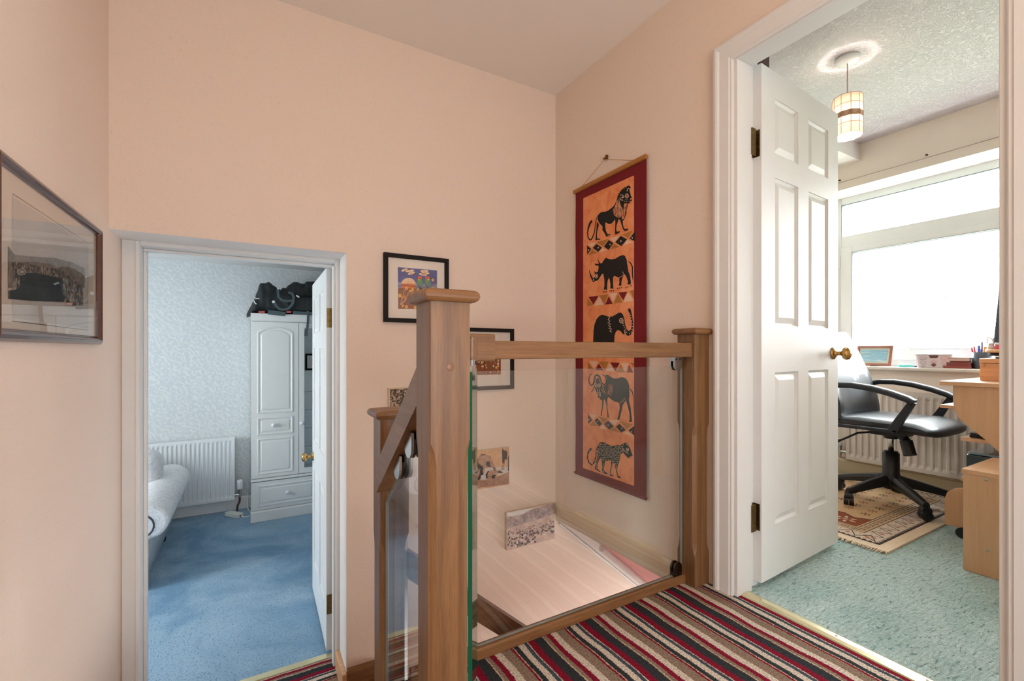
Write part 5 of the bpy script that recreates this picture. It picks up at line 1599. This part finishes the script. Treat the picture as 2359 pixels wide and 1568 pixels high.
MB().box(-.24, .22, -.22, .205, 0, .110).build('body', plain('printer_black', (30, 44, 50), .25, coat=.4), t, bevel=.006)
MB().box(-.24, .22, -.22, .200, .112, .122).build('lid', plain('printer_lid_sheen', (96, 124, 138), .15, coat=.8), t, bevel=.003)  # bluish sheen put into the lid colour of the black printer
# low cupboard unit in front of the desk
lc = empty('low_cupboard', (2.74, .35, 0), 0, 'low beech effect cupboard standing at the near end of the desk', 'cupboard')
lo = (-2.74, -.35, 0)
MB().box(2.535, 2.553, .05, .687, 0, .395).build('end_panel', BEECH, lc, bevel=.001).location = lo
MB().box(2.90, 2.918, .05, .687, 0, .395).build('end_panel', BEECH, lc, bevel=.001).location = lo
MB().box(2.533, 2.92, .045, .692, .395, .413).build('top', BEECHX, lc, bevel=.001).location = lo
MB().box(2.555, 2.898, .667, .685, .03, .39).build('door', BEECH, lc, bevel=.001).location = lo
MB().box(2.553, 2.90, .05, .06, 0, .395).build('back_panel', BEECH, lc).location = lo
for y, z in ((.62, .385), (.615, .105), (.12, .385), (.12, .105)):
    MB().lathe([(0, 0), (.006, 0), (.006, -.002), (0, -.003)], (2.535, y, z), 14, 0, 'x').build('screw_cap', plain('grey_cap', (170, 168, 150), .5), lc).location = lo

# wooden box with things on top
wb = empty('wooden_box', (3.32, .66, .748), 0, 'small orange brown wooden chest standing on the desktop', 'box')
MB().box(-.16, .16, -.14, .135, 0, .085).build('body', wood('orange_pine', (196, 132, 84), (222, 164, 116), 'y', .35), wb, bevel=.003)
MB().box(-.162, .162, -.142, .137, .087, .110).build('lid', wood('orange_pine_lid', (206, 146, 96), (226, 172, 124), 'y', .35), wb, bevel=.003)
MB().lathe([(0, 0), (.006, 0), (.005, -.006), (0, -.007)], (-.16, .12, .079), 12, 0, 'x').build('catch', BRASS, wb)
ph = empty('notebook', (3.30, .66, .858), 0, 'thin dark notebook with a white edge lying on the wooden chest', 'notebook')
MB().box(-.12, .10, -.13, .085, 0, .007).build('cover', plain('navy_cover', (46, 52, 66), .5), ph, bevel=.001)
MB().box(-.118, .10, -.128, .084, .007, .013).build('pages', plain('page_white', (226, 226, 224), .7), ph)
cs = empty('coaster_holder', (3.26, .715, .871), 0, 'round wooden tray with dark base on the notebook', 'tray')
MB().lathe([(0, 0), (.07, 0), (.07, .016), (0, .016)], (0, 0, 0), 28).build('base', DARKM, cs)
MB().lathe([(0, .016), (.082, .016), (.084, .022), (.082, .034), (.074, .034), (.072, .024), (0, .024)], (0, 0, 0), 32).build('tray', wood('tray_pine', (206, 158, 110), (228, 186, 142), 'y', .4), cs)
random.seed(9)
for k, (c_, lb, an, rr) in enumerate((((222, 70, 96), 'pink glass paint pot on the round tray', 135, (-.062, .025)), ((86, 180, 208), 'blue glass paint pot on the round tray', 205, (-.068, -.008)), ((214, 206, 196), 'pale capped pot at the left rim of the tray', 100, (-.038, .054)), ((232, 96, 84), 'red glass paint pot on the round tray beside the pink one', 168, (-.050, -.040)))):
    t = empty('paint_pot', (3.26 + rr[0], .715 + rr[1], .871 + .0245), 0, lb, 'pot')
    MB().lathe([(0, 0), (.012, 0), (.0125, .024), (.009, .03), (0, .03)], (0, 0, 0), 16).build('jar', plain('pot_%d' % k, c_, .3, coat=.5), t)
    MB().lathe([(0, .03), (.0105, .03), (.0105, .041), (0, .041)], (0, 0, 0), 16).build('lid', WHITEU if k != 1 else plain('teal_lid', (60, 150, 170), .4), t)
vs_ = empty('tapered_lamp', (3.285, .705, .8955), 0, 'tall tapered dark grey lamp column standing against the window light', 'lamp')
b = MB(); b.loft([[(q * math.cos(math.pi / 4 + k * math.pi / 2) * 1.25, q * math.sin(math.pi / 4 + k * math.pi / 2) * 1.25, z) for k in range(4)] for q, z in ((.066, .035), (.066, .04), (.046, .340), (.044, .342))], 0, False)
b.build('shade', plain('dark_paper_shade', (62, 66, 78), .6, var=.1, vs=30), vs_, bevel=.004)
MB().lathe([(0, 0), (.028, 0), (.026, .008), (.010, .014), (.010, .036), (0, .036)], (0, 0, 0), 16).build('base', DARKM, vs_)

# things on the study window sill (top at z = .785)
SZ = .786
pf_ = empty('photo_frame', (3.86, 1.52, SZ), R(-4), 'brown framed seascape leaning back on the window sill', 'picture frame')
tlt = Matrix.Rotation(R(14), 3, 'Y')
def leaned(mb): mb.v = [tuple(tlt @ Vector(v)) for v in mb.v]; return mb
w2, hh = .112, .148
b = MB(); f_ = .018
b.box(-.012, 0, -w2, w2, 0, f_); b.box(-.012, 0, -w2, w2, hh - f_, hh); b.box(-.012, 0, -w2, -w2 + f_, f_, hh - f_); b.box(-.012, 0, w2 - f_, w2, f_, hh - f_)
leaned(b).build('frame', plain('brown_wood_frame', (150, 96, 78), .35, var=.2, vs=40, coat=.3), pf_, bevel=.002)
leaned(MB().box(-.006, -.001, -w2 + f_, w2 - f_, f_, hh - f_)).build('mount', plain('pale_mount', (214, 216, 204), .7), pf_)
sea = photo_noise('seascape', [(.30, (206, 226, 228)), (.45, (160, 204, 222)), (.55, (132, 184, 210)), (.62, (196, 220, 216))], (1, .5, 4), 9, 3, .4)
leaned(MB().box(-.0075, -.006, -w2 + f_ + .014, w2 - f_ - .014, f_ + .012, hh - f_ - .012)).build('print', sea, pf_)
b = MB(); b.prism([(.0, .0), (.055, .0), (.030, .11), (.026, .115)], 'y', -.02, .02)
b.build('stand', DARKM, pf_)
sp = empty('soap_dish', (3.85, 1.33, SZ), R(10), 'small turquoise oval dish with a pale lid on the window sill', 'dish')
MB().grid(lambda u, v: (.022 * math.cos(2 * math.pi * u) * (1 - .25 * (1 - v)), .045 * math.sin(2 * math.pi * u) * (1 - .2 * (1 - v)), .012 * v), 24, 4).add([(.0165 * math.cos(2 * math.pi * k / 24), .036 * math.sin(2 * math.pi * k / 24), 0) for k in range(24)], [list(range(24))[::-1]]).build('dish', plain('turquoise', (96, 206, 196), .3), sp)
MB().grid(lambda u, v: (.021 * math.cos(2 * math.pi * u) * math.cos(v * 1.57), .043 * math.sin(2 * math.pi * u) * math.cos(v * 1.57), .012 + .012 * math.sin(v * 1.57)), 24, 6).build('lid', plain('pale_aqua', (206, 236, 232), .3), sp)
pn = empty('pen', (3.862, 1.265, SZ), 0, 'dark pen lying on the sill beside the turquoise dish', 'pen')
MB().tube([(0, -.04, .0045), (0, .02, .0045)], .0042, 10).tube([(0, .02, .0045), (0, .03, .0045)], [.0042, .001], 10).build('barrel', BLKPL, pn)
bx = empty('storage_tub', (3.86, 1.175, SZ), R(4), 'white lidded storage tub printed with faces on the window sill', 'box')
rings = []
for z, s_ in ((0, .93), (.004, .95), (.082, 1.0)):
    rings.append([(sx * .052 * s_, sy * .088 * s_, z) for sx, sy in ((-1, -.92), (-.9, -1), (.9, -1), (1, -.92), (1, .92), (.9, 1), (-.9, 1), (-1, .92))])
TUB = plain('tub_white', (226, 216, 222), .35)
MB().loft(rings, 0, False).build('body', TUB, bx)
MB().box(-.057, .057, -.093, .093, .082, .089).build('lid', WHITEU, bx, bevel=.003)
b = MB()
def tubface(y, z): return -.0525 * (.95 + .05 * z / .082) - .0006
for (y, z, r_, m_) in ((.052, .060, .016, 1), (.052, .032, .015, 1), (-.052, .060, .016, 2), (-.052, .032, .015, 2), (.052, .010, .010, 1), (-.052, .010, .010, 1), (0, .038, .013, 2)):
    b.tube([(tubface(y, z), y + r_ * math.cos(2 * math.pi * k / 14), z + .7 * r_ * math.sin(2 * math.pi * k / 14)) for k in range(15)], .0009, 4, m_)
    b.tube([(tubface(y, z) , y - r_ * .35, z - .002), (tubface(y, z), y, z - .005), (tubface(y, z), y + r_ * .35, z - .002)], .0011, 4, m_)
b.add([(tubface(0, .07) - .0004, -.024, .080), (tubface(0, .07) - .0004, -.016, .062), (tubface(0, .07) - .0004, .016, .062), (tubface(0, .07) - .0004, .024, .080)], [(0, 1, 2, 3)], 3)
b.add([(tubface(0, .02) - .0004, 0, .006), (tubface(0, .02) - .0004, .015, .018), (tubface(0, .02) - .0004, 0, .030), (tubface(0, .02) - .0004, -.015, .018)], [(0, 1, 2, 3)], 3)
b.build('decoration', [TUB, plain('grey_line', (150, 150, 166), .6), plain('pink_line', (226, 130, 140), .6), plain('brown_patch', (104, 70, 72), .6)], bx)
for (lb, cy, z, sx, sy, sz_, c_) in (('flat red brown case at the bottom of the small stack', 1.062, SZ, .055, .064, .015, (146, 74, 66)), ('red brown case in the middle of the small stack', 1.056, SZ + .015, .050, .055, .022, (132, 66, 60)), ('small dark red case below the pale cover of the stack', 1.054, SZ + .037, .044, .044, .010, (118, 58, 54)), ('pale pinkish cover lying on top of the small stack', 1.056, SZ + .047, .045, .048, .022, (206, 186, 180))):
    t = empty('small_case', (3.86, cy, z), R(3), lb, 'case', 'stack of small cases on the window sill')
    MB().box(-sx, sx, -sy, sy, 0.0, sz_ * .55).build('body', plain('case_' + str(sz_), c_, .5, var=.1), t, bevel=.0015)
    MB().box(-sx - .0008, sx + .0008, -sy - .0008, sy + .0008, sz_ * .56, sz_ - .0004).build('lid', plain('caselid_' + str(sz_), c_, .45), t, bevel=.0015)
pc = empty('pen_pot', (3.855, .955, SZ), 0, 'dark grey pen pot full of pens on the window sill', 'pot')
MB().lathe([(0, 0), (.043, 0), (.0525, .100), (.051, .100), (.042, .004), (0, .004)], (0, 0, 0), 32).build('pot', plain('pot_grey', (78, 86, 96), .35, .3), pc)
random.seed(21)
for (dx, dy, lx, ly, h_, c_, lb) in ((-.03, .034, -.01, .016, .125, (214, 66, 84), 'red pen leaning at the left of the pen pot'), (-.02, .012, 0, .006, .135, (92, 112, 196), 'broad blue marker in the pen pot'), (-.01, .004, 0, 0, .158, (84, 96, 168), 'tall blue pen in the pen pot'), (-.03, -.014, -.004, -.004, .128, (240, 160, 60), 'orange highlighter in the pen pot'), (-.028, -.026, -.004, -.01, .130, (232, 216, 140), 'yellow highlighter in the pen pot'), (-.018, -.036, 0, -.012, .128, (232, 168, 176), 'pink highlighter at the right of the pen pot'), (.01, .03, .01, .02, .130, (150, 60, 70), 'dark red pen at the back left of the pen pot')):
    p = empty('pen', (3.855 + dx * .6, .955 + dy * .8, SZ + .006), 0, lb, 'pen', 'pens in the pen pot')
    r_ = .0068 if 'highl' in lb or 'broad' in lb else .0042
    m_ = plain('pen_' + str(c_[1]), c_, .35)
    MB().tube([(0, 0, 0), (lx * .6, ly * .6, h_ * .6)], r_, 10).build('barrel', m_, p)
    MB().tube([(lx * .6, ly * .6, h_ * .6), (lx, ly, h_)], [r_ * 1.15, r_ * .9], 10).build('cap', m_, p)
sc_ = empty('scissors', (3.865, .925, SZ + .006), 0, 'scissors with pale and blue handles standing in the pen pot', 'scissors')
for s_, c_ in ((1, (236, 226, 206)), (-1, (96, 108, 130))):
    b = MB(); cy, cz = s_ * .014 - .012, .158
    b.tube([(.002 * s_, cy + .012 * math.cos(2 * math.pi * k / 20) + .006 * math.sin(2 * math.pi * k / 20), cz + .026 * math.sin(2 * math.pi * k / 20)) for k in range(21)], .0038, 8)
    b.build('handle', plain('scissor_%d' % c_[0], c_, .35), sc_)
MB().prism([(-.012, .13), (.002, .13), (.004, .0), (-.002, .0)], 'x', -.001, .001).build('blade', CHROME, sc_)

# tall dark block added to fill the dark gap above the study door
tc_ = empty('tall_dark_block', (1.83, 1.37, 0), 0, 'dark brown tall block just showing above the open study door', 'cupboard')
MB().box(-.12, .105, -.23, .25, 0, 2.30).build('body', plain('dark_brown', (70, 48, 42), .5), tc_)
MB().box(.105, .12, -.225, .245, .05, 2.28).build('door', plain('dark_brown_front', (64, 44, 38), .5), tc_, bevel=.002)

# threshold screws
for y in (.50, .72, .96):
    o = MB().lathe([(0, .0), (.0035, 0), (.0035, .0012), (0, .0015)], (1.585, y, .008), 10).build('trim_13', CHROME); o['kind'] = 'structure'

# ------------------------------------------------------------------ outside the study window
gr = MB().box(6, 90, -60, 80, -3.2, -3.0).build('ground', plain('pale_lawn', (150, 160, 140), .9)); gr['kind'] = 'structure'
def house(x, y, w_, d_, eave, ridge, label):
    t = empty('house', (x, y, -3), 0, label, 'house', None)
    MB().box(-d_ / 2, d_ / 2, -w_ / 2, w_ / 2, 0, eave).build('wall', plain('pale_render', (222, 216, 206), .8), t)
    b = MB(); b.prism([(-d_ / 2 - .3, eave), (0, ridge), (d_ / 2 + .3, eave)], 'y', -w_ / 2 - .3, w_ / 2 + .3)
    b.build('roof', plain('grey_tile_roof', (150, 140, 136), .8), t)
    for k in range(2):
        MB().box(-d_ / 2 - .03, -d_ / 2, -w_ / 4 + k * w_ / 2 - .6, -w_ / 4 + k * w_ / 2 + .6, eave - 1.6, eave - .5).build('window', plain('house_window', (110, 120, 130), .2), t)
    return t
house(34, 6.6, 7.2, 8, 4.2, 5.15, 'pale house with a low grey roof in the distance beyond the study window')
tt = empty('tree', (26, 7.0, -3), 0, 'green tree with leaves paled for haze far beyond the study window', 'tree')
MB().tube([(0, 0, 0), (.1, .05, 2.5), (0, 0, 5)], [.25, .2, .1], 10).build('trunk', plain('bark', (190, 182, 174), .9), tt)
random.seed(2)
b = MB()
for k in range(380):
    a, c2 = random.uniform(0, 6.28), random.uniform(-1, 1)
    r_ = 1.9 * random.random() ** .4
    p = Vector((r_ * math.cos(a) * math.sqrt(1 - c2 * c2), r_ * math.sin(a) * math.sqrt(1 - c2 * c2), 5.6 + 1.3 * r_ / 1.9 * c2))
    M_ = Matrix.Rotation(random.uniform(0, 6), 3, 'X') @ Matrix.Rotation(random.uniform(0, 6), 3, 'Z')
    q = [p + M_ @ Vector(v) * .22 for v in ((-1, -.5, 0), (1, -.5, 0), (.6, .7, .2), (-.6, .7, .2))]
    b.add(q, [(0, 1, 2, 3)])
b.build('crown', plain('tree_leaf_hazed', (196, 208, 188), .9), tt)  # leaf colour paled to paint in distance haze
